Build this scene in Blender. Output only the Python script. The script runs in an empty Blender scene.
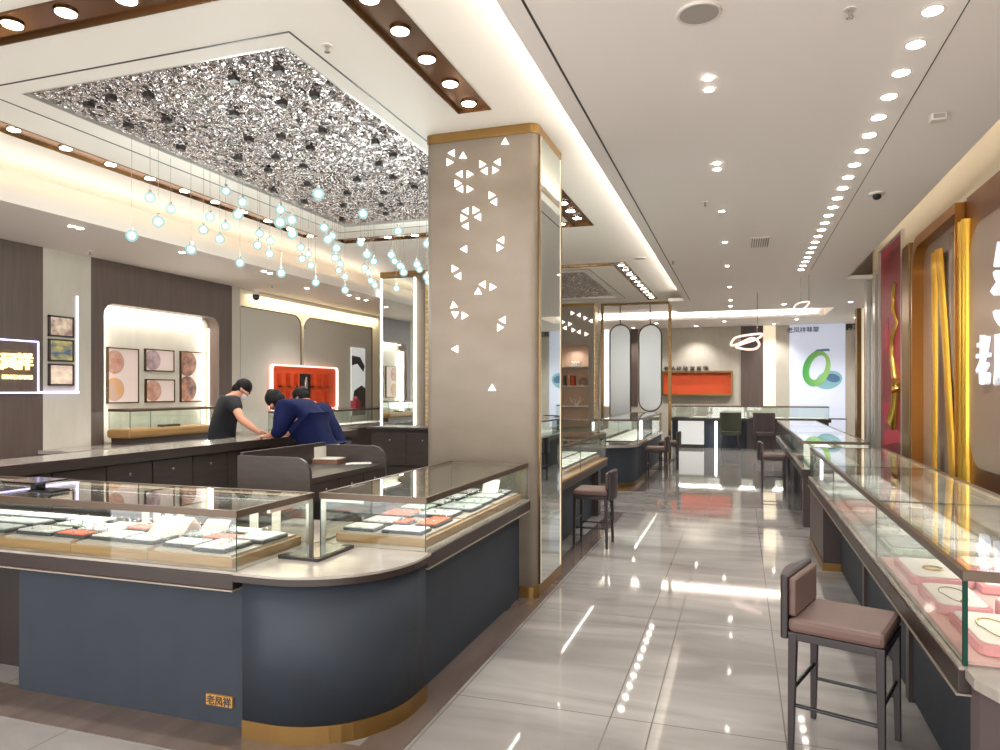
import bpy, bmesh, math, random
from mathutils import Vector, Matrix
from mathutils.geometry import tessellate_polygon
random.seed(7)
C = bpy.context.scene.collection
PI = math.pi
# ---------------------------------------------------------------- camera model (for reading places off the photograph)
F = 717.0; YAW = math.atan(240 / F); EYE = 1.6
SN, CS = math.sin(YAW), math.cos(YAW)
def at(px, py, X=None, Y=None, Z=None):
    u = (px - 500) / F; v = -(py - 390) / F
    dx, dy, dz = u * CS - SN, u * SN + CS, v
    t = (Z - EYE) / dz if Z is not None else (Y / dy if Y is not None else X / dx)
    return Vector((dx * t, dy * t, EYE + dz * t))
def yx(px, X): return at(px, 390, X=X).y
# ---------------------------------------------------------------- materials
def lin(h):
    if isinstance(h, str):
        h = h.lstrip('#'); c = [int(h[i:i + 2], 16) / 255 for i in (0, 2, 4)]
    else: c = list(h)
    return [x / 12.92 if x <= .04045 else ((x + .055) / 1.055) ** 2.4 for x in c] + [1]
M = {}
def mat(name, col, rough=.5, metal=0., emit=0., spec=.5, coat=0., bump=None, vary=None, ecol=None):
    m = bpy.data.materials.new(name); m.use_nodes = True; n = m.node_tree; b = n.nodes['Principled BSDF']
    b.inputs['Base Color'].default_value = lin(col); b.inputs['Roughness'].default_value = rough
    b.inputs['Metallic'].default_value = metal; b.inputs['Specular IOR Level'].default_value = spec
    if coat: b.inputs['Coat Weight'].default_value = coat; b.inputs['Coat Roughness'].default_value = .05
    if emit:
        b.inputs['Emission Color'].default_value = lin(ecol or col); b.inputs['Emission Strength'].default_value = emit
    if vary or bump:
        tc = n.nodes.new('ShaderNodeTexCoord'); mp = n.nodes.new('ShaderNodeMapping'); n.links.new(tc.outputs['Object'], mp.inputs[0])
    if vary:   # (colour 2, scale xyz, noise scale)
        mp.inputs['Scale'].default_value = vary[1]
        no = n.nodes.new('ShaderNodeTexNoise'); no.inputs['Scale'].default_value = vary[2]; no.inputs['Detail'].default_value = 6
        n.links.new(mp.outputs[0], no.inputs['Vector'])
        cr = n.nodes.new('ShaderNodeValToRGB'); cr.color_ramp.elements[0].color = lin(col); cr.color_ramp.elements[1].color = lin(vary[0])
        cr.color_ramp.elements[0].position = .35; cr.color_ramp.elements[1].position = .65
        n.links.new(no.outputs['Fac'], cr.inputs[0]); n.links.new(cr.outputs[0], b.inputs['Base Color'])
        if emit: n.links.new(cr.outputs[0], b.inputs['Emission Color'])
    if bump:   # (scale, strength)
        no = n.nodes.new('ShaderNodeTexNoise'); no.inputs['Scale'].default_value = bump[0]; n.links.new(mp.outputs[0], no.inputs['Vector'])
        bp = n.nodes.new('ShaderNodeBump'); bp.inputs['Strength'].default_value = bump[1]; bp.inputs['Distance'].default_value = .01
        n.links.new(no.outputs['Fac'], bp.inputs['Height']); n.links.new(bp.outputs[0], b.inputs['Normal'])
    M[name] = m; return m
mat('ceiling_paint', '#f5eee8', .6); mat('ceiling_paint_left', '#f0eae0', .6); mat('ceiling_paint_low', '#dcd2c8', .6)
mat('wall_beige', '#c6bfb2', .7, vary=('#bfb8aa', (1, 1, .3), 8)); mat('wall_grey', '#c2bdb2', .6)
mat('wall_brown', '#5d4e48', .45, vary=('#544640', (6, 6, .4), 4)); mat('cream_glow', '#e8dcc4', .6)
mat('lightbox_cream', '#f6e6c8', .5, emit=.4)
mat('champagne', '#93877a', .5, 0, vary=('#8c8072', (1, 1, 2), 3)); mat('gold_trim', '#8a6a3c', .35, .8); mat('gold', '#e6b548', .3, .85)
mat('gold_cloth', '#f0b840', .35, .6); mat('bronze', '#6e5433', .25, .8); mat('bronze_mirror', '#8a6446', .22, .9)
mat('copper', '#8a5a3c', .3, .7, vary=('#7d5238', (1, 1, 1), 1.5)); mat('copper_flat', '#a08a78', .35, .4)
mat('case_frame', '#5d4d40', .3, .4); mat('alu', '#c8c4bc', .3, .8); mat('wood_edge', '#2e211c', .4, vary=('#281c17', (1, 1, 12), 6))
mat('blue_panel', '#2e343d', .6, .0, spec=.3, vary=('#2b3038', (1, 1, 1), 5)); mat('mauve_panel', '#574a4b', .45)
mat('brown_pier', '#3a2e2b', .4); mat('dark_cabinet', '#423834', .38, vary=('#3a312d', (1, 1, 8), 5)); mat('dark_edge', '#2a2422', .4)
mat('step_wood', '#9c7748', .45, vary=('#8d6a3c', (1, 1, 14), 4)); mat('step_top', '#a89c90', .4)
mat('marble', '#aaa299', .12, vary=('#968d84', (1, 2, 1), 3)); mat('mirror', '#dfe6e2', .02, 1.); mat('steel', '#bdb9b2', .2, .9)
mat('white', '#efebe4', .5); mat('off_white', '#e2dccf', .6); mat('black', '#17171a', .35); mat('black_gloss', '#201a1c', .12)
mat('pad_white', '#e9e4dd', .7, vary=('#b9b5ae', (1, 2, 1), 38)); mat('pad_grey', '#b9bcb8', .6, vary=('#8f9694', (1, 1, 1), 40)); mat('pad_orange', '#d4694a', .7)
mat('pad_green', '#cfdccb', .6, vary=('#a9bfa9', (1, 1, 1), 40)); mat('tray_dark', '#2c2f34', .5); mat('pad_pink', '#dc8d90', .75); mat('pad_cream', '#f1e4da', .7)
mat('jewel_gold', '#caa04a', .25, .8); mat('jewel_silver', '#c9cfd0', .2, .9); mat('jade', '#4fa98a', .15)
mat('orange', '#cc4a1c', .65, vary=('#c24a1e', (1, 1, 1), 4), emit=.05); mat('orange_dark', '#b8441c', .6); mat('red_poster', '#a01c34', .5, vary=('#5f3032', (1, .6, .5), 1.3))
mat('led_white', '#ffffff', .5, emit=4); mat('led_warm', '#fff0cf', .5, emit=3.5); mat('led_soft', '#fff2dc', .5, emit=1.2); mat('led_violet', '#cfc6ff', .5, emit=1.6)
mat('led_pink', '#ffdccf', .5, emit=.9); mat('lamp', '#fff6ea', .5, emit=22); mat('globe_core', '#d8fff8', .5, emit=2.6); mat('sign_gold', '#ffdf90', .5, emit=1.6)
mat('sign_white', '#f0f0fa', .6, emit=.35); mat('triangle', '#fff6ee', .5, emit=1.1); mat('screen', '#cdd4e8', .5, emit=.28); mat('white_lit', '#e8eceb', .4, emit=.25)
mat('skin', '#c98f74', .5); mat('hair', '#120e0d', .6, spec=.2); mat('tee', '#15161b', .8); mat('uniform', '#131b48', .8, spec=.2, vary=('#0f163c', (1, 1, 1), 9)); mat('trousers', '#171a2a', .8); mat('mask', '#e8eef2', .7)
mat('stool_wood', '#2c2325', .4); mat('leather', '#6a524b', .5, vary=('#654d45', (1, 1, 1), 6)); mat('leather_dark', '#84614f', .42); mat('green_seat', '#3a3e30', .6); mat('brown_seat', '#423637', .6)
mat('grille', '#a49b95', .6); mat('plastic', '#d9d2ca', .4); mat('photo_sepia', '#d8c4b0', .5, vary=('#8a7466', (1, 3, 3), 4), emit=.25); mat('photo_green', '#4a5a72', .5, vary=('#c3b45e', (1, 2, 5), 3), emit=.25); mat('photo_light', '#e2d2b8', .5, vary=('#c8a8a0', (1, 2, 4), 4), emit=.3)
mat('print_cream', '#d8c6c0', .6); mat('print_skin', '#c09a8c', .6, vary=('#a3705c', (1, 1, 1), 9)); mat('print_gold', '#c99450', .6, vary=('#b39a98', (1, 1, 1), 8)); mat('print_dark', '#3f2824', .6, vary=('#b07a62', (1, 1, 1), 7)); mat('print_grey', '#b9a4a4', .6, vary=('#8b7478', (1, 1, 1), 11))
mat('poster_teal', '#86b8c6', .5, emit=.1); mat('poster_blue', '#4f769c', .5, emit=.08); mat('ink', '#3a3634', .6)
mat('shelf_warm', '#c9a88e', .6); mat('glass_edge', '#27483f', .15, spec=.8); mat('soft_gold_marble', '#b99a68', .3, .4, vary=('#e0cda8', (1, 1, 3), 9))
def jade_mat():
    m = mat('jade_print', '#3db060', .5, emit=.1); n = m.node_tree; b = n.nodes['Principled BSDF']
    tc = n.nodes.new('ShaderNodeTexCoord'); sp = n.nodes.new('ShaderNodeSeparateXYZ'); n.links.new(tc.outputs['Object'], sp.inputs[0])
    cr = n.nodes.new('ShaderNodeValToRGB'); mr = n.nodes.new('ShaderNodeMapRange'); mr.inputs[1].default_value = -.45; mr.inputs[2].default_value = .45
    n.links.new(sp.outputs['X'], mr.inputs[0]); n.links.new(mr.outputs[0], cr.inputs[0])
    cr.color_ramp.elements[0].color = lin('#1f9a45'); cr.color_ramp.elements[1].color = lin('#a6cf80')
    n.links.new(cr.outputs[0], b.inputs['Base Color']); n.links.new(cr.outputs[0], b.inputs['Emission Color'])
jade_mat(); mat('liner_pink', '#e0aca6', .8); mat('corner_green', '#0e3a30', .6, spec=.2); mat('red_drape', '#b83048', .6); mat('amber', '#a06a2c', .3, .6); mat('plate_gold', '#b9853c', .5, .2); mat('capsule', '#9a9996', .32, 1.)
def glass_mat(name, tint, gl=1.):
    m = bpy.data.materials.new(name); m.use_nodes = True; n = m.node_tree; n.nodes.clear()
    o = n.nodes.new('ShaderNodeOutputMaterial'); mx = n.nodes.new('ShaderNodeMixShader'); t = n.nodes.new('ShaderNodeBsdfTransparent'); g = n.nodes.new('ShaderNodeBsdfGlossy'); f = n.nodes.new('ShaderNodeFresnel')
    t.inputs[0].default_value = lin(tint); g.inputs['Roughness'].default_value = .01; g.inputs[0].default_value = (gl, gl, gl, 1); g_ = n.nodes.new('ShaderNodeNewGeometry'); mr = n.nodes.new('ShaderNodeMapRange'); mr.inputs[3].default_value = 1.5; mr.inputs[4].default_value = 1 / 1.5; n.links.new(g_.outputs['Backfacing'], mr.inputs[0]); n.links.new(mr.outputs[0], f.inputs[0])
    n.links.new(f.outputs[0], mx.inputs[0]); n.links.new(t.outputs[0], mx.inputs[1]); n.links.new(g.outputs[0], mx.inputs[2]); n.links.new(mx.outputs[0], o.inputs[0]); M[name] = m
glass_mat('glass', '#fafdfb'); 
def globe_mat():
    m = bpy.data.materials.new('globe_glass'); m.use_nodes = True; n = m.node_tree; n.nodes.clear(); o = n.nodes.new('ShaderNodeOutputMaterial'); mx = n.nodes.new('ShaderNodeMixShader'); t = n.nodes.new('ShaderNodeBsdfTransparent'); e = n.nodes.new('ShaderNodeEmission')
    mx.inputs[0].default_value = .55; e.inputs[0].default_value = lin('#a9dcd8'); e.inputs[1].default_value = .8; n.links.new(t.outputs[0], mx.inputs[1]); n.links.new(e.outputs[0], mx.inputs[2]); n.links.new(mx.outputs[0], o.inputs[0]); M['globe_glass'] = m
globe_mat()
def floor_mat():
    m = bpy.data.materials.new('marble_floor'); m.use_nodes = True; n = m.node_tree; b = n.nodes['Principled BSDF']; L = n.links.new
    tc = n.nodes.new('ShaderNodeTexCoord'); mp = n.nodes.new('ShaderNodeMapping'); L(tc.outputs['Object'], mp.inputs[0])
    mp.inputs['Rotation'].default_value = (0, 0, .35); mp.inputs['Scale'].default_value = (.55, 2.2, 1)
    no = n.nodes.new('ShaderNodeTexNoise'); no.inputs['Scale'].default_value = 1.3; no.inputs['Detail'].default_value = 9; no.inputs['Distortion'].default_value = .8; L(mp.outputs[0], no.inputs['Vector'])
    cr = n.nodes.new('ShaderNodeValToRGB'); L(no.outputs['Fac'], cr.inputs[0]); e = cr.color_ramp.elements
    e[0].position = .3; e[0].color = lin('#7b7673'); e[1].position = .7; e[1].color = lin('#a5a19d')
    # tile joints
    br = n.nodes.new('ShaderNodeTexBrick'); mb = n.nodes.new('ShaderNodeMapping'); L(tc.outputs['Object'], mb.inputs[0])
    mb.inputs['Rotation'].default_value = (0, 0, PI / 2); mb.inputs['Location'].default_value = (-.5, -.4, 0)
    br.inputs['Scale'].default_value = 1; br.inputs['Brick Width'].default_value = 1.6; br.inputs['Row Height'].default_value = .8; br.inputs['Mortar Size'].default_value = .0035; br.offset = 0
    br.inputs['Mortar Smooth'].default_value = 0
    L(mb.outputs[0], br.inputs['Vector'])
    mx = n.nodes.new('ShaderNodeMixRGB'); L(br.outputs['Fac'], mx.inputs[0]); L(cr.outputs[0], mx.inputs[1]); mx.inputs[2].default_value = lin('#726c69')
    L(mx.outputs[0], b.inputs['Base Color']); b.inputs['Roughness'].default_value = .045; b.inputs['Specular IOR Level'].default_value = .75
    M['marble_floor'] = m
floor_mat()
mat('border_floor', '#6f625b', .06, vary=('#5f534d', (3, .5, 1), 2), spec=.6)
def crinkle_mat():
    m = mat('crinkled_metal', '#b5aeac', .08, 1.); n = m.node_tree; b = n.nodes['Principled BSDF']; L = n.links.new
    tc = n.nodes.new('ShaderNodeTexCoord'); vo = n.nodes.new('ShaderNodeTexVoronoi'); vo.inputs['Scale'].default_value = 22; L(tc.outputs['Object'], vo.inputs['Vector'])
    no = n.nodes.new('ShaderNodeTexNoise'); no.inputs['Scale'].default_value = 34; no.inputs['Detail'].default_value = 2; L(tc.outputs['Object'], no.inputs['Vector'])
    ad = n.nodes.new('ShaderNodeMath'); ad.operation = 'ADD'; L(vo.outputs['Distance'], ad.inputs[0]); L(no.outputs['Fac'], ad.inputs[1])
    bp = n.nodes.new('ShaderNodeBump'); bp.inputs['Strength'].default_value = 1.; bp.inputs['Distance'].default_value = .06
    L(ad.outputs[0], bp.inputs['Height']); L(bp.outputs[0], b.inputs['Normal'])
crinkle_mat()
# ---------------------------------------------------------------- mesh builder
class MB:
    def __init__(s): s.v = []; s.f = []; s.m = []; s.sm = []
    def add(s, vs, fs, m=0, smooth=False):
        o = len(s.v); s.v += [tuple(v) for v in vs]
        for f in fs: s.f.append([o + i for i in f]); s.m.append(m); s.sm.append(smooth)
        return s
    def box(s, x0, x1, y0, y1, z0, z1, m=0):
        x0, x1 = sorted((x0, x1)); y0, y1 = sorted((y0, y1)); z0, z1 = sorted((z0, z1))
        vs = [(x, y, z) for z in (z0, z1) for y in (y0, y1) for x in (x0, x1)]
        return s.add(vs, [(0, 2, 3, 1), (4, 5, 7, 6), (0, 1, 5, 4), (2, 6, 7, 3), (0, 4, 6, 2), (1, 3, 7, 5)], m)
    def pane(s, x0, x1, y0, y1, z0, z1, m=0, me=1):      # glass sheet: broad faces m, rims me
        d = [x1 - x0, y1 - y0, z1 - z0]; a = d.index(min(d)); big = {0: (4, 5), 1: (2, 3), 2: (0, 1)}[a]
        k = len(s.f); s.box(x0, x1, y0, y1, z0, z1, m)
        for i in range(6):
            if i not in big: s.m[k + i] = me
        return s
    def prism(s, poly, z0, z1, m=0, smooth=False):   # poly: xy, ccw
        n = len(poly); vs = [(x, y, z0) for x, y in poly] + [(x, y, z1) for x, y in poly]
        s.add(vs, [tuple(range(n))[::-1], tuple(range(n, 2 * n))], m)
        o = len(s.v) - 2 * n
        for i in range(n):
            j = (i + 1) % n; s.f.append([o + i, o + j, o + n + j, o + n + i]); s.m.append(m); s.sm.append(smooth)
        return s
    def tube(s, pts, r, seg=8, m=0, closed=False, cap=True):
        pts = [Vector(p) for p in pts]; n = len(pts); rs = r if isinstance(r, (list, tuple)) else [r] * n; vs = []; up = None
        for i, p in enumerate(pts):
            a = pts[(i - 1) % n] if (closed or i > 0) else p; b = pts[(i + 1) % n] if (closed or i < n - 1) else p
            t = (b - a).normalized()
            if up is None: up = Vector((0, 0, 1)) if abs(t.z) < .9 else Vector((1, 0, 0))
            sd = t.cross(up)
            if sd.length < 1e-4: sd = t.cross(Vector((1, 0, 0)))
            sd.normalize(); u2 = sd.cross(t).normalized(); up = u2
            for k in range(seg): q = 2 * PI * k / seg; vs.append(p + (sd * math.cos(q) + u2 * math.sin(q)) * rs[i])
        fs = []
        for i in range(n if closed else n - 1):
            for k in range(seg): a = i * seg + k; b = i * seg + (k + 1) % seg; c = ((i + 1) % n) * seg; fs.append((a, b, c + (k + 1) % seg, c + k))
        s.add(vs, fs, m, True)
        if cap and not closed: s.add([vs[k] for k in range(seg)], [tuple(range(seg))[::-1]], m); s.add(vs[-seg:], [tuple(range(seg))], m)
        return s
    def bar(s, p, q, r, seg=8, m=0): return s.tube([p, q], r, seg, m)
    def ball(s, c, r, m=0, u=12, w=8, sc=(1, 1, 1)):
        vs = [(c[0], c[1], c[2] - r * sc[2])]
        for i in range(1, w):
            t = PI * i / w - PI / 2
            for k in range(u): q = 2 * PI * k / u; vs.append((c[0] + r * sc[0] * math.cos(t) * math.cos(q), c[1] + r * sc[1] * math.cos(t) * math.sin(q), c[2] + r * sc[2] * math.sin(t)))
        vs.append((c[0], c[1], c[2] + r * sc[2])); fs = []
        for k in range(u): fs.append((0, 1 + (k + 1) % u, 1 + k)); fs.append((len(vs) - 1, 1 + (w - 2) * u + k, 1 + (w - 2) * u + (k + 1) % u))
        for i in range(w - 2):
            for k in range(u): a = 1 + i * u; fs.append((a + k, a + (k + 1) % u, a + u + (k + 1) % u, a + u + k))
        return s.add(vs, fs, m, True)
    def plate(s, outer, hole, a0, a1, ax, m=0):
        """slab between a0 and a1 on axis ax ('x','y','z'), outline in the two other axes, optional hole list"""
        def P(p, a): return {'x': (a, p[0], p[1]), 'y': (p[0], a, p[1]), 'z': (p[0], p[1], a)}[ax]
        loops = [outer] + (hole or []); flat = [p for l in loops for p in l]
        tri = tessellate_polygon([[Vector((p[0], p[1], 0)) for p in l] for l in loops]); n = len(flat)
        o = len(s.v); s.v += [P(p, a0) for p in flat] + [P(p, a1) for p in flat]
        for t in tri: s.f.append([o + t[0], o + t[1], o + t[2]]); s.m.append(m); s.sm.append(False); s.f.append([o + n + t[2], o + n + t[1], o + n + t[0]]); s.m.append(m); s.sm.append(False)
        k = 0
        for l in loops:
            for i in range(len(l)): j = (i + 1) % len(l); s.f.append([o + k + i, o + k + j, o + n + k + j, o + n + k + i]); s.m.append(m); s.sm.append(False)
            k += len(l)
        return s
    def build(s, name, mats, parent=None, bevel=0, local=False, fix=False):
        me = bpy.data.meshes.new(name); o = bpy.data.objects.new(name, me); C.objects.link(o)
        off = Vector((0, 0, 0))
        if parent is not None:
            o.parent = parent
            if not local:
                p = parent
                while p: off += p.location; p = p.parent
        elif not local and s.v:      # origin at the base centre of the mesh
            xs, ys, zs = zip(*s.v); off = Vector(((min(xs) + max(xs)) / 2, (min(ys) + max(ys)) / 2, min(zs))); o.location = off
        me.from_pydata([tuple(Vector(v) - off) for v in s.v], [], s.f)
        for mm in (mats if isinstance(mats, (list, tuple)) else [mats]): me.materials.append(M[mm])
        me.polygons.foreach_set('material_index', s.m); me.polygons.foreach_set('use_smooth', s.sm); me.update()
        if fix:
            bm = bmesh.new(); bm.from_mesh(me); bmesh.ops.remove_doubles(bm, verts=bm.verts, dist=1e-5); bmesh.ops.recalc_face_normals(bm, faces=bm.faces); bm.to_mesh(me); bm.free()
        if bevel:
            b = o.modifiers.new('bevel', 'BEVEL'); b.width = bevel; b.segments = 2; b.limit_method = 'ANGLE'; b.angle_limit = math.radians(40)
        return o
def tag(o, label, cat, group=None, kind=None):
    o['label'] = label; o['category'] = cat
    if group: o['group'] = group
    if kind: o['kind'] = kind
    return o
def struct(o, kind='structure'): o['kind'] = kind; return o
def thing(name, loc, label, cat, group=None, rz=0):
    o = bpy.data.objects.new(name, None); C.objects.link(o); o.location = Vector(loc); o.rotation_euler = (0, 0, rz); o.empty_display_size = .1
    return tag(o, label, cat, group)
def copy_tree(o, parent=None):
    c = o.copy(); C.objects.link(c)
    if parent: c.parent = parent
    for ch in [x for x in bpy.data.objects if x.parent == o]: copy_tree(ch, c)
    return c
def arc(cx, cy, r, a0, a1, n=8): return [(cx + r * math.cos(math.radians(a0 + (a1 - a0) * i / n)), cy + r * math.sin(math.radians(a0 + (a1 - a0) * i / n))) for i in range(n + 1)]
def rrect(x0, x1, y0, y1, r, n=6, which=(1, 1, 1, 1)):   # ccw: bl br tr tl
    o = []
    for (cx, cy, a, on) in ((x0 + r, y0 + r, 180, which[0]), (x1 - r, y0 + r, 270, which[1]), (x1 - r, y1 - r, 0, which[2]), (x0 + r, y1 - r, 90, which[3])):
        if on: o += arc(cx, cy, r, a, a + 90, n)
        else: o.append((x0 if a in (180, 90) else x1, y0 if a in (180, 270) else y1))
    return o
ORD = ['first', 'second', 'third', 'fourth', 'fifth', 'sixth', 'seventh', 'eighth', 'ninth', 'tenth', 'eleventh', 'twelfth', 'thirteenth', 'fourteenth', 'fifteenth', 'sixteenth', 'seventeenth', 'eighteenth', 'nineteenth', 'twentieth', 'twenty-first', 'twenty-second', 'twenty-third', 'twenty-fourth', 'twenty-fifth', 'twenty-sixth']
def text_obj(name, body, size, matn, loc, rot, parent=None, depth=.01, offset=0., align='CENTER', sx=1.):
    cu = bpy.data.curves.new(name, 'FONT'); cu.body = body; cu.size = size; cu.extrude = depth; cu.align_x = align; cu.offset = offset; cu.resolution_u = 3
    t = bpy.data.objects.new(name, cu); C.objects.link(t); bpy.context.view_layer.update()
    me = bpy.data.meshes.new_from_object(t.evaluated_get(bpy.context.evaluated_depsgraph_get())); bpy.data.objects.remove(t); bpy.data.curves.remove(cu)
    o = bpy.data.objects.new(name, me); C.objects.link(o); me.materials.clear(); me.materials.append(M[matn])
    o.location = Vector(loc) - (parent.location if parent else Vector((0, 0, 0))); o.rotation_euler = rot; o.scale = (sx, 1, 1)
    if parent: o.parent = parent
    return o
ROT_L = (PI / 2, 0, PI / 2)      # faces +X (on the left wall)
ROT_R = (PI / 2, 0, -PI / 2)     # faces -X (on the right wall)
ROT_B = (PI / 2, 0, 0)           # faces -Y
def spot(loc, power, size=1.9, col=(1, .965, .92), r=.05, rot=(0, 0, 0)):
    l = bpy.data.lights.new('downlight_beam', 'SPOT'); l.energy = power; l.spot_size = size; l.spot_blend = .7; l.color = col; l.shadow_soft_size = r
    o = bpy.data.objects.new('downlight_beam', l); C.objects.link(o); o.location = loc; o.rotation_euler = rot; return o
def area(loc, sx, sy, power, rot=(0, 0, 0), col=(1, .95, .87)):
    l = bpy.data.lights.new('strip_light', 'AREA'); l.shape = 'RECTANGLE'; l.size = sx; l.size_y = sy; l.energy = power; l.color = col
    o = bpy.data.objects.new('strip_light', l); C.objects.link(o); o.location = loc; o.rotation_euler = rot; return o
# ================================================================ SETTING
ZR, ZL, ZLOW = 3.45, 3.65, 3.22
YB = 22.0; XL = -7.5; XR = 2.1; Y0 = -1.5
f = MB().box(XL - .3, 4.2, Y0, YB + .3, -.1, 0).build('floor', 'marble_floor'); f.location.z = -.1; struct(f)
b = MB()
b.box(-1.62, -1.42, 2.851, 9.4, .0005, .003); b.box(-5.6, -1.42, 2.56, 2.85, .0005, .003);  b.box(-2.2, -1.42, 11.4, 17, .0005, .003)
struct(b.build('trim_1', 'border_floor')); struct(MB().box(-.403, -.399, 2, 16, .0004, .0012).build('trim_1', 'dark_edge'))
# right ceiling (3.45) and upper cove roofs
cb = MB(); cb.box(-1.1, 1.68, Y0, 15.3, ZR, ZR + .06); cb.box(1.66, 1.68, Y0, 13.2, ZR + .06, ZR + .12)
cb.box(-1.1, -1.06, Y0, 15.3, ZR + .06, ZR + .075); cb.box(-1.42, 3.6, 15.3, 17.6, ZR, ZR + .06); cb.box(1.68, 3.6, 13.2, 15.3, ZR, ZR + .06)
cb.box(-4.4, 3.6, 19.5, YB, ZR, ZR + .06); cb.box(2.0, 3.6, 17.6, 19.5, ZR, ZR + .06)
cb.box(-4.4, 2.0, 17.56, 19.6, ZR + .22, ZR + .26); cb.box(-1.42, 2.0, 17.56, 17.6, ZR + .06, ZR + .22); cb.box(-4.4, 2.0, 19.5, 19.54, ZR + .06, ZR + .22); cb.box(2.0, 2.04, 17.6, 19.5, ZR + .06, ZR + .22)
struct(cb.build('ceiling', 'ceiling_paint'))
sl = MB(); sl.box(-.985, -.972, Y0, 15.2, ZR - .002, ZR + .001); sl.box(1.03, 1.036, Y0, 12, ZR - .002, ZR + .001); struct(sl.build('trim_2', 'dark_edge'))
# high left ceiling with its recesses: two rings of bronze troughs round two crinkled metal fields
RX0, RX1 = -5.55, -1.72
def rect(x0, x1, y0, y1): return [(x0, y0), (x1, y0), (x1, y1), (x0, y1)]
holes = [rect(-4.72, -2.57, 3.65, 7.95), rect(-5.3, -2.57, 12.25, 15.85),
         rect(-5.5, -1.98, 2.83, 3.1), rect(-1.98, -1.72, 2.83, 4.94), rect(-1.98, -1.72, 6.9, 8.82), rect(-5.56, -5.34, 3.2, 8.3), rect(-5.24, -1.98, 8.55, 8.82),
         rect(-5.6, -1.98, 11.5, 11.75), rect(-1.98, -1.74, 11.5, 16.45)]
xs = sorted(set([-6.45, -1.06] + [p[0] for h in holes for p in h])); ys = sorted(set([Y0, 17.55] + [p[1] for h in holes for p in h]))
hc = MB()
for i in range(len(xs) - 1):
    run = None
    for j in range(len(ys) - 1):
        cx, cy = (xs[i] + xs[i + 1]) / 2, (ys[j] + ys[j + 1]) / 2
        solid = not any(h[0][0] < cx < h[2][0] and h[0][1] < cy < h[2][1] for h in holes)
        if solid and run is None: run = ys[j]
        if (not solid) and run is not None: hc.box(xs[i], xs[i + 1], run, ys[j], ZL, ZL + .07); run = None
    if run is not None: hc.box(xs[i], xs[i + 1], run, ys[-1], ZL, ZL + .07)
struct(hc.build('ceiling', 'ceiling_paint_left'))
rf = MB().box(XL - .2, 4.1, Y0, YB + .2, 4.15, 4.25); struct(rf.build('ceiling', 'ceiling_paint'))
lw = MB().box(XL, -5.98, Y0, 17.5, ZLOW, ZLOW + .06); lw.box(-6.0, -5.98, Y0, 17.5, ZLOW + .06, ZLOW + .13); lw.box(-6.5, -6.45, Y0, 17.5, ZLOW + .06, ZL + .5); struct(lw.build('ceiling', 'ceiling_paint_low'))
# grey seam frames round the metal fields
sm = MB()
def ring(mb, x0, x1, y0, y1, w, z0, z1, m=0):
    mb.box(x0, x1, y0, y0 + w, z0, z1, m); mb.box(x0, x1, y1 - w, y1, z0, z1, m); mb.box(x0, x0 + w, y0 + w, y1 - w, z0, z1, m); mb.box(x1 - w, x1, y0 + w, y1 - w, z0, z1, m)
ring(sm, -4.95, -2.44, 3.5, 8.2, .012, ZL - .003, ZL + .001); ring(sm, -5.4, -2.42, 12.0, 16.05, .012, ZL - .003, ZL + .001)
struct(sm.build('trim_3', 'dark_edge'))
# troughs
def trough(x0, x1, y0, y1, label):
    t = thing('bronze_light_trough', ((x0 + x1) / 2, (y0 + y1) / 2, ZL), label, 'ceiling trough', 'bronze light troughs in the high ceiling')
    a = MB(); ring(a, x0, x1, y0, y1, .008, ZL - .006, ZL + .035); a.build('rim', 'bronze', t)
    MB().box(x0, x1, y0, y1, ZL + .018, ZL + .035).build('bronze_backing', 'bronze_mirror', t)
for i, (h, l) in enumerate(zip(holes[2:], ['bronze mirrored light trough crossing the ceiling at the top left corner', 'bronze mirrored light trough running to just before the big column',
        'bronze mirrored light trough in the ceiling just past the big column', 'narrow bronze light trough left of the globe lamps', 'bronze light trough behind the globe lamps, parallel to the rear of the metal field',
        'thin bronze trough crossing the ceiling in front of the far metal field', 'bronze light trough beside the far metal field, above the hanging frame'])):
    trough(h[0][0], h[2][0], h[0][1], h[2][1], l)
# crinkled metal ceiling fields: real facets
def crinkled(x0, x1, y0, y1, label, step=.034):
    t = MB(); nx, ny = int((x1 - x0) / step), int((y1 - y0) / step)
    z = ZL + .03
    vs = [(x0 + (x1 - x0) * i / nx, y0 + (y1 - y0) * j / ny, z + random.uniform(-.014, .014)) for j in range(ny + 1) for i in range(nx + 1)]
    fs = [(j * (nx + 1) + i, (j + 1) * (nx + 1) + i, (j + 1) * (nx + 1) + i + 1, j * (nx + 1) + i + 1) for j in range(ny) for i in range(nx)]
    t.add(vs, fs); r = thing('crinkled_metal_panel', ((x0 + x1) / 2, (y0 + y1) / 2, ZL), label, 'ceiling panel')
    t.build('metal_sheet', 'crinkled_metal', r); e = MB(); ring(e, x0, x1, y0, y1, .012, ZL, ZL + .05); e.build('edge_frame', 'alu', r)
    return r
METAL = crinkled(-4.72, -2.57, 3.65, 7.95, 'large rippled silver metal ceiling field above the globe lamps')
crinkled(-5.3, -2.57, 12.25, 15.85, 'smaller rippled silver metal ceiling field beyond the big column')
sock = MB()
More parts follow.
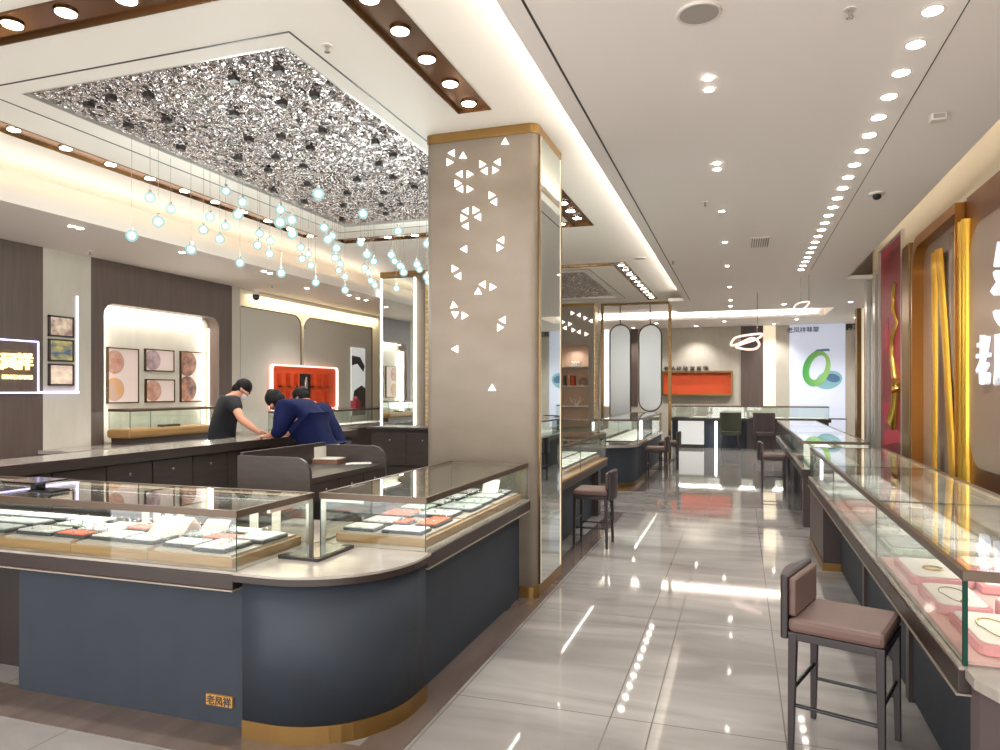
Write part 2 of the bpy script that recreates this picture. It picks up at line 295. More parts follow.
# ---------------------------------------------------------------- downlights
LP = 1.0
proto_dl = {}
def downlight(x, y, z, r, label, group, rim='plastic', power=30, beam=True, cone=1.9):
    key = (r, rim)
    if key not in proto_dl:
        t = thing('downlight', (x, y, z), label, 'downlight', group)
        a = MB(); a.tube([(r * 1.12 * math.cos(q * PI / 8), r * 1.12 * math.sin(q * PI / 8), 0) for q in range(16)], r * .12, 6, closed=True); a.build('rim', rim, t, local=True)
        a = MB(); a.prism(arc(0, 0, r, 0, 337.5, 15), -.008, .004); a.build('lens', 'lamp', t, local=True); proto_dl[key] = t
    else:
        t = copy_tree(proto_dl[key]); t.location = (x, y, z); tag(t, label, 'downlight', group)
    if beam and power: spot((x, y, z - .03), power * LP, cone)
    return t
for i, x in enumerate((-3.0, -1.2, .9)): downlight(x, 21.45, ZR, .04, f'small downlight washing the back wall, {ORD[i]} from the left', 'downlights before the back wall', power=80, cone=2.0)
for i, x in enumerate((-2.2, -.4, 1.4, 2.8)): downlight(x, 20.2, ZR, .04, f'small added fill downlight between slot and back wall, {ORD[i]} from the left', 'added downlights over the back counter', power=110, cone=2.4)  # row added to brighten the dim back end, no known fittings there
for i, x in enumerate((-.2, .9, 2.2)): downlight(x, 16.6, ZR, .04, f'small added fill downlight just before the ceiling slot, {ORD[i]} from the left', 'added downlights before the ceiling slot', power=90, cone=2.4)  # extra spots added to lift the dark far ceiling
# right row: spacing read from the photo (0.36 m)
yy = 3.98; k = 0
while yy < 12.2:
    downlight(.89, yy, ZR, .042, f'round white downlight, {ORD[k]} from the camera in the right ceiling row', 'downlights in the long right row', power=19, cone=2.2); yy += .36; k += 1
for i, (yy, n) in enumerate(((4.42, 2), (6.1, 2), (7.76, 1), (9.4, 1), (11.2, 1), (13.5, 1), (15.5, 1))):
    for q in range(n):
        downlight(-.18, yy + q * .17, ZR, .026, f'small recessed spot over the aisle, {ORD[i]} cluster along' + (', the farther of its pair' if q else ''), 'small spots over the aisle', power=13)
GT = 'downlights in the bronze troughs'
for i, x in enumerate((-5.1, -4.7, -4.3, -3.89, -3.49, -3.07, -2.65, -2.25)): downlight(x, 2.96, ZL + .012, .052, f'bright round downlight, {ORD[i]} from the left in the top left bronze trough', GT, 'bronze', 22)
for i, y in enumerate((3.36, 3.72, 4.09, 4.47, 4.82)): downlight(-1.85, y, ZL + .012, .05, f'bright round downlight, {ORD[i]} along the bronze trough before the big column', GT, 'bronze', (22, 22, 20, 14, 6)[i], cone=1.7)
for i, y in enumerate((7.0, 7.36, 7.72, 8.08, 8.44)): downlight(-1.85, y, ZL + .012, .05, f'round downlight, {ORD[i]} along the bronze trough just past the column', GT, 'bronze', 22)
for i in range(10): downlight(-5.45, 4.16 + i * .46, ZL + .012, .045, f'round downlight, {ORD[i]} from the camera in the narrow left trough', GT, 'bronze', 16)
for i in range(8): downlight(-4.9 + i * .4, 8.68, ZL + .012, .045, f'round downlight, {ORD[i]} from the left in the trough behind the globe lamps', GT, 'bronze', 16)
for i in range(10): downlight(-1.86, 11.85 + i * .48, ZL + .012, .05, f'round downlight, {ORD[i]} along the trough above the hanging frame', GT, 'bronze', 16)
for i, (px, py) in enumerate(((72, 226), (80, 228), (182, 252), (264, 271), (270, 273), (307, 288), (349, 295), (358, 298), (366, 300))):
    p = at(px, py, Z=ZLOW); downlight(p.x, p.y, ZLOW, .03, f'small spot in the low left ceiling, {ORD[i]} from the left', 'small spots in the low left ceiling', power=14)
for i, (x, y) in enumerate(((-6.6, 4.3), (-6.7, 8.0), (-6.7, 10.6))): spot((x, y, ZLOW - .05), 35, 1.9)
# ---------------------------------------------------------------- strip lights in the coves (real LED profiles behind the lips)
def led(name, x0, x1, y0, y1, z0, z1, matn, label):
    return tag(MB().box(x0, x1, y0, y1, z0, z1).build(name, matn), label, 'led strip')
led('led_strip', -1.055, -1.04, Y0, 15.2, ZR + .07, ZR + .085, 'led_warm', 'warm led strip hidden behind the lip of the aisle ceiling')
area((-1.03, 7, ZR + .11), .05, 16, 60, (0, PI - .8, 0))
led('led_strip', -6.04, -6.02, Y0, 17.4, ZLOW + .07, ZLOW + .085, 'led_warm', 'warm led strip behind the lip of the low left ceiling')
area((-6.1, 8, ZLOW + .1), .06, 17, 16, (0, PI + .5, 0))
led('led_strip', 1.62, 1.64, Y0, 13, ZR + .07, ZR + .085, 'led_warm', 'warm led strip in the slot beside the right wall')
area((1.6, 6, ZR + .1), .06, 13, 14, (0, PI + .9, 0))
led('led_strip', -1.35, 1.9, 17.5, 17.52, ZR + .07, ZR + .085, 'led_warm', 'warm led strip in the slot crossing the ceiling near the back wall')
area((-1.1, 19.46, ZR + .1), 5.8, .05, 26, (PI - .9, 0, 0)); area((.3, 17.65, ZR + .1), 3.2, .05, 16, (PI + .9, 0, 0))
# ---------------------------------------------------------------- LEFT WALL
def Y7(px): return yx(px, XL)
wl = MB().box(XL - .62, XL - .55, Y0, 18, 0, 4.2); wl.box(XL - .55, XL, Y0, Y7(43), 0, ZLOW, 1); wl.box(XL - .55, XL, Y7(43), Y7(91), 0, ZLOW, 0)
ny0, ny1, nz0, nz1 = 6.89, 8.97, .92, 2.69
wl.plate(rect(Y7(91), Y7(232), 0, ZLOW), [rrect(ny0, ny1, nz0, nz1, .16, 6, (0, 0, 1, 1))[::-1]], XL - .2, XL, 'x', 1)
wl.box(XL - .4, XL - .2, Y7(91), Y7(232), 0, ZLOW, 0)
wl.box(XL - .55, XL, Y7(232), Y7(240), 0, ZLOW, 0); wl.box(XL - .3, XL - .12, Y7(240), 18, 0, ZLOW, 2)
struct(wl.build('wall_left', ['wall_beige', 'wall_brown', 'cream_glow']))
led('led_strip', XL - .19, XL - .18, ny0 + .16, ny1 - .16, nz1 - .02, nz1 - .01, 'led_warm', 'warm led strip inside the top of the rounded wall niche')
for (s, a) in ((ny0 + .02, 'left'), (ny1 - .02, 'right')): led('led_strip', XL - .19, XL - .17, s - .005, s + .005, nz0 + .02, nz1 - .16, 'led_warm', f'warm led strip up the {a} inner edge of the rounded wall niche')
area((XL - .12, (ny0 + ny1) / 2, nz1 - .03), .1, 1.8, 9, (0, 0, 0)); area((XL - .12, ny0 + .05, 1.8), .1, 1.4, 5, (PI / 2, 0, 0)); area((XL - .12, ny1 - .05, 1.8), .1, 1.4, 5, (-PI / 2, 0, 0))
# floating grey panels past the niche
def floating(px0, px1, zt, label, which):
    y0, y1 = Y7(px0), Y7(px1)
    t = thing('wall_panel', (XL - .06, (y0 + y1) / 2, 0), label, 'wall panel', 'floating grey panels on the left wall')
    a = MB(); a.plate(rrect(y0, y1, 0, zt, .22, 5, which), None, XL - .07, XL - .01, 'x'); a.build('panel_board', 'wall_grey', t)
    a = MB(); pts = rrect(y0, y1, 0, zt, .22, 5, which)
    for q in range(len(pts) - 1):
        if q or which[0]: a.bar((XL - .0, pts[q][0], pts[q][1]), (XL - .0, pts[q + 1][0], pts[q + 1][1]), .009, 5)
    a.build('bronze_edge', 'bronze', t)
floating(241, 301, 2.93, 'grey wall panel with rounded top corner, left of the glowing gap', (0, 0, 1, 0))
floating(304.5, 372, 2.93, 'grey wall panel with rounded top corner, right of the glowing gap', (0, 0, 0, 1))
for (px, n) in ((302.7, 'warm led strip shining in the gap between the grey wall panels'), (238.5, 'warm led strip beside the brown niche wall')):
    y = Y7(px); led('led_strip', XL - .12, XL - .1, y - .03, y + .03, .2, 2.9, 'lightbox_cream', n)
area((XL - .04, 12, ZLOW - .03), .08, 4.4, 22, (0, -.15, 0), (1, .86, .6))
# signs on the left wall
sg = thing('led_framed_sign', (XL, 5.2, 1.57), 'brown sign with glowing gold characters inside a violet led rectangle', 'sign')
ysr = 5.98; ysl = 4.1
a = MB(); a.box(XL, XL + .03, ysl, ysr, 1.57, 2.14); a.build('sign_board', 'wall_brown', sg)
a = MB(); ring_pts = [(XL + .04, ysl, 1.57), (XL + .04, ysr, 1.57), (XL + .04, ysr, 2.14), (XL + .04, ysl, 2.14)]
for q in range(4): a.bar(ring_pts[q], ring_pts[(q + 1) % 4], .01, 6)
a.build('led_frame', 'led_violet', sg)
def sign_chars(x, ys, z, size, matn, rot, par, depth=.02):
    for ch, y in zip('老凤祥', ys): text_obj('character', ch, size, matn, (x, y, z), rot, par, depth, .004)
ych = [at(px, 362, X=XL + .05).y for px in (-8, 9, 24.5)]; sign_chars(XL + .05, ych, 1.84, .19, 'sign_gold', ROT_L, sg)
for wd, y in zip(('LAO', 'FENG', 'XIANG'), ych): text_obj('lettering', wd, .06, 'sign_gold', (XL + .05, y, 1.72), ROT_L, sg, .008, .002)
vl = tag(MB().box(XL, XL + .02, Y7(76), Y7(77.3), 1.57, 2.72).box(XL, XL + .03, 5.98, Y7(77.5), 1.56, 1.585).build('led_strip', ['led_violet']), 'cool led line turning a corner beside the three small framed photos', 'led strip')
for i, (a0, a1, mt, lb) in enumerate(((316, 336, 'photo_sepia', 'small framed sepia photo of a hall, top of the three on the beige wall strip'), (339.5, 361, 'photo_green', 'small framed blue and yellow photo of a building, middle of the three'), (364.5, 385.5, 'photo_light', 'small framed pale photo, bottom of the three'))):
    y0, y1 = Y7(47.5), Y7(72.5); z1 = at(48, a0 - 1, X=XL).z; z0 = at(48, a1, X=XL).z
    t = thing('framed_photo', (XL, (y0 + y1) / 2, z0), lb, 'framed picture', 'small framed photos on the beige wall strip')
    a = MB(); a.box(XL, XL + .02, y0 + .015, y1 - .015, z0 + .015, z1 - .015); a.build('photo', mt, t)
    a = MB()
    a.box(XL, XL + .03, y0, y1, z0, z0 + .018); a.box(XL, XL + .03, y0, y1, z1 - .018, z1); a.box(XL, XL + .03, y0, y0 + .018, z0, z1); a.box(XL, XL + .03, y1 - .018, y1, z0, z1); a.build('frame', 'brown_pier', t)
# six pictures inside the niche (four boards, two with two rounds)
XN = XL - .2
def nyz(px, py): p = at(px, py, X=XN); return p.y, p.z
for (x0, y0_, x1, y1_, discs, lb) in (
    (106, 347, 137.5, 403.5, [(.22, .74, .3, 'print_skin'), (.22, .25, .3, 'print_gold')], 'tall cream print with two jewellery rounds, left in the niche'),
    (144, 348.5, 173, 371, [(.25, .5, .42, 'print_grey')], 'small cream print with a grey ring round, upper middle of the niche'),
    (144.5, 379, 173.5, 402.5, [(.25, .5, .42, 'print_skin')], 'small cream print with a tan round, lower middle of the niche'),
    (179.5, 351, 206, 402, [(.24, .76, .34, 'print_dark'), (.24, .26, .34, 'print_dark')], 'tall cream print with two dark rounds, right in the niche')):
    ya, za = nyz(x0, y0_); yb, zb = nyz(x1, y1_)
    zb = nyz(x0, y1_)[1]
    t = thing('framed_print', (XN, (ya + yb) / 2, zb), lb, 'framed picture', 'framed prints in the rounded niche')
    a = MB(); a.box(XN, XN + .02, ya, yb, zb, za); a.build('print', 'print_cream', t)
    a = MB(); w = .014; a.box(XN, XN + .03, ya, yb, zb, zb + w); a.box(XN, XN + .03, ya, yb, za - w, za); a.box(XN, XN + .03, ya, ya + w, zb, za); a.box(XN, XN + .03, yb - w, yb, zb, za); a.build('frame', 'bronze', t)
    for (fy, fz, fr, mt) in discs:
        cy, cz, r = ya + (yb - ya) * fy, zb + (za - zb) * fz, (yb - ya) * fr
        if fr > .4: r = (za - zb) * .45
        pts = [(max(cy + r * math.cos(q), ya + w), cz + r * math.sin(q)) for q in [2 * PI * k / 24 for k in range(24)]]
        a = MB(); a.plate(pts, None, XN + .02, XN + .024, 'x'); a.build('round_picture', mt, t)
# orange shelf box with glowing rim
oy0, oy1 = Y7(269), Y7(335.5); oz0 = at(269, 408, X=XL).z - .06; oz1 = at(269, 364, X=XL).z
ob = thing('orange_wall_display', (XL, (oy0 + oy1) / 2, oz0), 'orange rounded wall display with small shelves and a glowing pink rim', 'wall display')
a = MB(); a.plate(rrect(oy0, oy1, oz0, oz1, .08), None, XL - .005, XL + .02, 'x'); a.build('back_board', 'orange', ob)
a = MB(); a.plate(rrect(oy0, oy1, oz0, oz1, .08), [rrect(oy0 + .025, oy1 - .025, oz0 + .025, oz1 - .025, .06)[::-1]], XL - .005, XL + .07, 'x'); a.build('glowing_rim', 'led_pink', ob)
hgt = oz1 - oz0; wid = oy1 - oy0
for r_ in (0, 1):
    for c_ in (0, 1, 2, 4, 5, 6):
        y = oy0 + wid * (.1 + c_ * .115); z = oz0 + hgt * (.14 + r_ * .38)
        a = MB(); a.box(XL + .02, XL + .1, y, y + .02, z, z + hgt * .3); a.box(XL + .02, XL + .1, y, y + wid * .085, z, z + .02); a.build('shelf_cell', 'orange_dark', ob)
a = MB(); a.box(XL + .02, XL + .05, oy0 + wid * .41, oy0 + wid * .55, oz0 + hgt * .3, oz0 + hgt * .82); a.build('centre_picture', 'black', ob)
a = MB(); a.ball((XL + .06, oy0 + wid * .48, oz0 + hgt * .55), .1, sc=(.2, .5, 1.6)); a.build('figurine', 'steel', ob)
# portrait mirror strip
yv0, yv1 = Y7(350.5), Y7(364); zv0, zv1 = 1.08, 2.47
pt = thing('portrait_poster', (XL, (yv0 + yv1) / 2, zv0), 'tall narrow portrait poster with dark hair on a white ground, beside column', 'poster')
a = MB(); a.box(XL, XL + .03, yv0, yv1, zv0, zv1); a.build('board', 'white_lit', pt)
a = MB(); h = yv1 - yv0
a.plate([(yv0, zv0), (yv1, zv0), (yv1, zv0 + .55), (yv0 + h * .7, zv0 + .62), (yv0 + h * .15, zv0 + .5)], None, XL + .03, XL + .034, 'x'); a.plate([(yv0, 2.1), (yv0 + h * .4, 2.14), (yv0 + h * .85, 1.98), (yv0 + h * .95, 2.1), (yv0 + h * .6, 2.28), (yv0, 2.3)], None, XL + .03, XL + .034, 'x'); a.build('dark_figure', 'ink', pt)
# ---------------------------------------------------------------- RIGHT WALL
wr = MB().box(XR, XR + .1, Y0, 13.2, 0, 4.15); wr.box(3.5, 3.6, 13.2, YB, 0, 4.15); wr.box(XR, 3.6, 13.2, 13.3, 0, 4.15); struct(wr.build('wall_right', 'wall_beige'))
def Y2(px, X=XR): return yx(px, X)
cw = MB().box(XR - .02, XR, Y0, 13.2, 3.44, 4.14); struct(cw.build('trim_4', 'cream_glow'))
# big copper sign wall and gold arch
ys0, ys1 = 3.5, Y2(974)
sw = thing('copper_sign_wall', (XR, 6, 0), 'copper sign wall with glowing white logo and characters at the right edge', 'sign')
a = MB(); a.box(XR - .06, XR, ys0, ys1, 0, 3.42); a.build('copper_board', 'copper', sw)
a = MB(); a.plate(rrect(ys0 + .2, ys1 - .12, .9, 3.1, .35), None, XR - .075, XR - .06, 'x'); a.build('rounded_inlay', 'copper_flat', sw)
for ch, px in (('老', 983.5), ('凤', 1002), ('祥', 1024)): text_obj('character', ch, .47, 'sign_white', (XR - .1, Y2(px, XR - .1), 1.68), ROT_R, sw, .02, .002, sx=.66)
cy = Y2(1003.5, XR - .14); a = MB()
for z, r in ((2.62, .2), (2.3, .2)): a.tube([(XR - .13, cy + r * math.cos(q), z + r * .9 * math.sin(q)) for q in [PI * (.12 + .76 * k / 12) + (PI if 1 else 0) for k in range(13)]], .03, 6)
a.tube([(XR - .13, cy + .2, 2.4), (XR - .13, cy + .03, 2.46), (XR - .13, cy - .2, 2.4)], .045, 6); a.bar((XR - .13, cy + .19, 2.6), (XR - .13, cy + .1, 2.78), .025, 6); a.build('logo', 'sign_white', sw)
# arch: beige surround, gold rounded frame, silk strips
ya0, ya1 = Y2(972), Y2(924)
ar = thing('gold_arch_niche', (XR, (ya0 + ya1) / 2, 0), 'gold arched wall frame with hanging golden silk strips beside the copper sign', 'wall display')
def archline(y0, y1, zt, r): return [(y0, 0)] + [(y0, zt - .02)] + arc(y1 - r, zt - r, r, 90, 0, 8) + [(y1, 0)]
inner = [(ya0, 0), (ya0, 3.4)] + arc(ya1 - .3, 3.1, .3, 90, 0, 8) + [(ya1, 0)]
a = MB(); a.plate(inner[::-1], None, XR - .02, XR - .005, 'x'); a.build('back_panel', 'copper_flat', ar)
a = MB(); hol = [(ya0 + .01, .02), (ya0 + .01, 3.3)] + arc(ya1 - .36, 2.98, .3, 90, 0, 8) + [(ya1 - .06, .02)]
a.plate(inner[::-1], [hol], XR - .14, XR - .02, 'x'); a.build('gold_frame', 'amber', ar)
def silk(p0, p1, w, n, label=None, fold=.02):
    a = MB(); (xa, yA, za), (xb, yB, zb) = p0, p1; N = 14; vs = []
    for i in range(N + 1):
        t = i / N
        for k in range(5):
            s = k / 4 - .5; vs.append((xa + (xb - xa) * t + fold * math.cos(k * PI / 2 + t * 2), yA + (yB - yA) * t + s * w, za + (zb - za) * t))
    fs = [(i * 5 + k, i * 5 + k + 1, (i + 1) * 5 + k + 1, (i + 1) * 5 + k) for i in range(N) for k in range(4)]
    a.add(vs, fs, 0, True); o = a.build('silk_strip', n, ar); md = o.modifiers.new('th', 'SOLIDIFY'); md.thickness = .006; return o
silk((XR - .1, Y2(937, 2), 3.1), (XR - .1, Y2(955, 2), .5), .26, 'gold_cloth'); silk((XR - .09, Y2(932, 2), 3.1), (XR - .09, Y2(934, 2), .5), .2, 'gold_cloth')
silk((XR - .06, Y2(946, 2), 3.2), (XR - .06, Y2(948, 2), .5), .3, 'copper_flat')
gc = thing('gold_pillar', (XR - .2, Y2(965), 0), 'shiny gold pillar between the arch and the copper sign', 'pillar')
a = MB(); y0_, y1_ = Y2(971, 2.04), Y2(961, 2.04)
for q in range(3): a.tube([(XR - .07, y0_ + (y1_ - y0_) * (q + .5) / 3, 0), (XR - .07, y0_ + (y1_ - y0_) * (q + .5) / 3, 3.2)], (y1_ - y0_) / 5.4, 16)
a.build('fluted_shaft', 'gold', gc); 
led('led_strip', XR - .07, XR - .05, ys1 - .1, ys1 - .07, .2, 3.0, 'led_soft', 'warm led line along the edge of the copper sign wall')
# pilaster, red poster, mirror strips
gp = tag(MB().box(XR - .1, XR, Y2(918), Y2(910.5), 0, 3.44).build('gold_pilaster', 'gold_trim', bevel=.01), 'flat gold pilaster right of the red poster', 'pilaster')
yr0, yr1 = Y2(905.5), Y2(883)
rp = thing('red_poster', (XR, (yr0 + yr1) / 2, .4), 'tall red poster of a figure with a golden pendant in a thin pale frame', 'poster')
a = MB(); a.box(XR - .03, XR, yr0, yr1, .5, 3.72); a.build('print', 'red_poster', rp)
a = MB(); w = .03
for q in ((yr0 - w, yr0, .47, 3.75), (yr1, yr1 + w, .47, 3.75), (yr0, yr1, 3.72, 3.75), (yr0, yr1, .47, .5)): a.box(XR - .06, XR, q[0], q[1], q[2], q[3])
a.build('frame', 'alu', rp)
def rpt(px, py): p = at(px, py, X=XR - .035); return (XR - .036, p.y, p.z)
a = MB(); a.tube([rpt(*q) for q in ((896, 283), (894, 295), (894, 310), (898, 322), (893, 338), (893, 358), (897, 378), (899, 392))], [.03, .04, .04, .03, .045, .045, .07, .1], 6); a.tube([rpt(*q) for q in ((906, 322), (905, 345), (906, 365), (901, 385))], .02, 5)
a.tube([rpt(*q) for q in ((899, 380), (897, 400), (895, 420), (895, 430))], [.09, .07, .11, .05], 8); a.build('golden_pendant', 'jewel_gold', rp)
for poly in (((884, 402), (888, 404), (890, 412), (889, 422), (884, 426)), ((884, 432), (893, 427), (900, 432), (904, 445), (897, 442), (884, 446)), ((885, 330), (888, 318), (889, 345), (886, 352))):
    w_ = [rpt(*q) for q in poly]; a = MB(); a.plate([(v[1], v[2]) for v in w_], None, XR - .036, XR - .03, 'x'); a.build('red_petal', 'red_drape', rp)
for i, (p0, p1, mt, lb) in enumerate(((880.5, 878.5, 'alu', 'pale metal strip left of the red poster'), (872, 870, 'alu', 'thin pale metal strip, farther left of the red poster'))):
    tag(MB().box(XR - .08, XR, Y2(p0), Y2(p1), 0, 3.44).build('metal_strip', mt), lb, 'wall strip')
tag(MB().box(XR - .03, XR, Y2(878), Y2(872.5), .3, 3.0).build('dark_wall_mirror', 'black_gloss'), 'narrow dark glossy wall strip between pale metal strips', 'wall strip')
for i, (p0, p1, lb) in enumerate(((857, 861.5, 'gold flat pilaster at the far right, nearer the jade poster'), (864.5, 870, 'gold flat pilaster at the far right, farther from the jade poster'))):
    q0, q1 = at(p0, 318, Y=18.0), at(p1, 318, Y=18.0); tag(MB().box(q0.x, q1.x, 18.0, 18.3, 0, ZR).build('gold_pilaster', 'gold_trim'), lb, 'pilaster')
q0, q1 = at(861.5, 318, Y=18.0), at(864.5, 318, Y=18.0); tag(MB().box(q0.x, q1.x, 18.05, 18.25, 0, ZR).build('cream_strip', 'lightbox_cream'), 'glowing cream strip between the two far gold pilasters', 'light strip')
# ---------------------------------------------------------------- BACK WALL
wb = MB().box(-8, 4, YB, YB + .1, 0, 4.15); wb.box(-8, -7.4, 17.9, YB, 0, 4.15); wb.box(-8, -4.4, 18.3, 18.4, 0, 4.15); struct(wb.build('wall_back', 'wall_beige'))
def bw(px, py): return at(px, py, Y=YB)
def bpanel(name, x0, y0, x1, y1, mt, label, cat, th=.03, off=0):
    a_, b_ = bw(x0, y0), bw(x1, y1); return tag(MB().box(a_.x, b_.x, YB - th - off, YB - off, b_.z, a_.z).build(name, mt), label, cat)
bpanel('dark_wall_panel', 741, 325, 763, 406, 'wall_brown', 'tall dark brown panel on the back wall behind the pink neon loops', 'wall panel')
bpanel('cream_light_panel', 763.3, 325, 775.5, 407, 'lightbox_cream', 'tall glowing cream strip on the back wall beside the dark panel', 'light strip')
bpanel('dark_wall_panel', 631, 329, 638, 406, 'wall_brown', 'narrow dark panel on the back wall seen between the two hanging capsules', 'wall panel')
bpanel('light_strip', 604, 318, 609, 406, 'led_soft', 'vertical glowing strip on the back wall left of the hanging capsules', 'light strip', .05)
a_, b_ = bw(664, 373), bw(731, 394)
og = thing('orange_wall_display', ((a_.x + b_.x) / 2, YB, b_.z), 'wide flat orange display box in a bronze frame on the back wall', 'wall display')
a = MB(); a.box(a_.x, b_.x, YB - .1, YB - .05, b_.z, a_.z); a.build('orange_board', 'orange', og)
a = MB()
for q in ((a_.x - .05, b_.x + .05, a_.z, a_.z + .05), (a_.x - .05, b_.x + .05, b_.z - .05, b_.z), (a_.x - .05, a_.x, b_.z, a_.z), (b_.x, b_.x + .05, b_.z, a_.z)): a.box(q[0], q[1], YB - .2, YB, q[2], q[3])
a.build('frame', 'gold_trim', og)
q = bw(684, 369); tl = text_obj('wall_lettering', '老 凤 祥 珠 宝 首 饰', .12, 'ink', (q.x + .05, YB - .03, q.z - .02), ROT_B, None, .01, .003, sx=1.25); tag(tl, 'row of small dark characters on the back wall above the orange display', 'lettering')
# jade screen
a_, b_ = bw(789.5, 322), bw(845, 432)
js = thing('jade_screen', ((a_.x + b_.x) / 2, YB, b_.z), 'tall bright screen showing a green jade bangle over blue water', 'screen')
a = MB(); a.box(a_.x, b_.x, YB - .08, YB, b_.z, a_.z); a.build('screen_panel', 'screen', js)
def jp(px, py, o=.085): p = at(px, py, Y=YB - o); return (p.x, p.z)
def ell(cx, cy, rx, ry, rot, n=28):
    o = []
    for k in range(n):
        t = 2 * PI * k / n; x, y = rx * math.cos(t), ry * math.sin(t); o.append((cx + x * math.cos(rot) - y * math.sin(rot), cy + x * math.sin(rot) + y * math.cos(rot)))
    return o
a = MB(); a.plate([(x, z) for x, z in [jp(*p) for p in ell(829, 380, 13.5, 9, -.25) ]], None, YB - .084, YB - .08, 'y'); a.build('water', 'poster_teal', js)
a = MB(); a.plate([jp(*p) for p in ell(833, 378, 7, 4.2, .2)], None, YB - .088, YB - .084, 'y'); a.build('water_shade', 'poster_blue', js)
a = MB(); a.plate([jp(*p) for p in ((811, 354), (817, 349.5), (829, 348.5), (830, 351), (818, 351.5))], None, YB - .084, YB - .08, 'y'); a.build('water_crest', 'poster_blue', js)
out_ = [jp(*p) for p in ell(816.5, 368.5, 13.5, 18.3, .35)]; in_ = [jp(*p) for p in ell(817.5, 367.5, 7.3, 13, .42)]
a = MB(); a.plate(out_, [in_], YB - .1, YB - .088, 'y'); a.build('bangle_picture', 'jade_print', js)
q = at(801, 331, Y=YB - .085); text_obj('lettering', '老凤祥翡翠', .17, 'ink', (q.x + .05, YB - .085, q.z - .03), ROT_B, js, .002, .002)
q = at(853, 328, Y=YB - .01); tag(text_obj('wall_lettering', '翡翠', .2, 'ink', (q.x, YB - .01, q.z - .05), ROT_B, None, .005, .004), 'two small dark characters on the back wall right of the jade screen', 'lettering')
# neon loops hanging
def neon(pts, Y, r, label):
    P_ = [at(px, py, Y=Y + o) for px, py, o in pts]
    t = thing('neon_loop', (P_[0].x, P_[0].y, P_[0].z), label, 'neon light')
    a = MB()
    sm_ = []
    n = len(P_)
    for i in range(n):
        for q in range(5):
            u = q / 5; p0, p1, p2, p3 = P_[(i - 1) % n], P_[i], P_[(i + 1) % n], P_[(i + 2) % n]
            sm_.append(.5 * ((2 * p1) + (p2 - p0) * u + (2 * p0 - 5 * p1 + 4 * p2 - p3) * u * u + (3 * p1 - p0 - 3 * p2 + p3) * u ** 3))
    a.tube(sm_, r, 8, closed=True); a.build('glowing_tube', 'led_pink', t)
    a = MB(); hi = max(sm_, key=lambda p: p.z)
    for p in (hi, sm_[len(sm_) // 3]): a.bar(p, (p.x, p.y, ZR), .004, 5)
    a.build('wire', 'steel', t)
neon([(731, 345, .4), (735, 338, .5), (748, 335, .2), (762, 334, 0), (757, 339, -.2), (742, 344, -.3), (736, 347, -.2), (748, 349.5, 0), (757, 348, .2), (759, 343, .3), (752, 338, .1), (738, 344, -.1)], 14.5, .022, 'pink white neon loops hanging in front of the dark back panel')
neon([(794, 308, .3), (799, 303, .3), (809, 302, 0), (805, 308, -.2), (797, 312, -.2), (803, 312, .1)], 12.5, .012, 'faint tangled neon loop hanging near the aisle ceiling')
# ================================================================ COLUMNS
def column(x0, x1, y0, y1, label, rr=.07):
    t = thing('square_column', ((x0 + x1) / 2, (y0 + y1) / 2, 0), label, 'column', 'champagne clad square columns')
    a = MB(); a.prism(rrect(x0, x1, y0, y1, rr, 6, (1, 1, 0, 0)), 0, ZL - .07, 0, True); a.build('cladding', 'champagne', t)
    a = MB(); a.prism(rrect(x0 - .008, x1 + .008, y0 - .008, y1 + .008, rr, 6, (1, 1, 0, 0)), ZL - .075, ZL - .002); a.build('gold_band', 'gold_trim', t)
    a = MB(); a.prism(rrect(x0 - .008, x1 + .008, y0 - .008, y1 + .008, rr, 6, (1, 1, 0, 0)), 0, .09); a.build('plinth', 'gold_trim', t)
    return t
ca = column(-2.405, -1.475, 5.29, 6.05, 'large champagne column with lit triangles rising behind the left counter')
# its mirror on the aisle side with light strips
XM = -1.475
a = MB(); a.box(XM, XM + .012, 5.37, 6.0, .1, ZL - .08); a.build('mirror', 'mirror', ca)
a = MB(); a.box(XM, XM + .014, 5.345, 5.36, .1, ZL - .08); a.build('bronze_edge', 'bronze', ca)
a = MB(); a.box(XM, XM + .016, 6.0, 6.007, .1, ZL - .08); a.build('light_strip', 'lightbox_cream', ca)
a = MB(); a.box(XM, XM + .014, 5.362, 5.368, .1, ZL - .08); a.build('light_strip', 'lightbox_cream', ca)
a = MB(); a.box(XM, XM + .016, 6.015, 6.045, .09, ZL - .075); a.build('bronze_edge', 'gold_trim', ca)
YF = 5.29
def tri(mb, px, py, d, s=6.2, Y=YF, off=.006):
    # d: apex direction in degrees in the picture plane
    pts = [(px + s * math.cos(math.radians(d + q)), py - s * math.sin(math.radians(d + q))) for q in (0, 120, 240)]
    w = [at(a_, b_, Y=Y - off) for a_, b_ in pts]; mb.plate([(p.x, p.z) for p in w], None, Y - off, Y - .0005, 'y')
S = 4.5
tris = [(505, 142, 90), (452, 153, 180), (449, 162, 0), (463, 156, 90), (481.5, 164, 0), (485, 171, 180), (498, 162, 180), (494.5, 170, 0),
        (460, 174, 180), (469, 174, 0), (457, 183, 0), (460.5, 189, 180), (469, 189, 0), (491, 195, 0), (494.5, 202, 180),
        (466, 211, 180), (475, 210, 0), (463, 218, 0), (478.5, 217, 180), (466, 226, 180), (501.5, 240, 180), (499, 247.5, 0), (464.5, 249, 180),
        (454, 268.5, 0), (458.5, 276, 180), (483, 284.5, 180), (492, 287, 0), (478, 292, 210), (453.5, 305.5, 100), (455, 314, 270), (464, 315.5, 0), (503, 320, 180), (499.5, 327.5, 0), (455.5, 349, 180), (492, 388.5, 90)]
for i, (x, y, d) in enumerate(tris): a = MB(); tri(a, x, y, d, S); a.build('lit_triangle', 'triangle', ca)
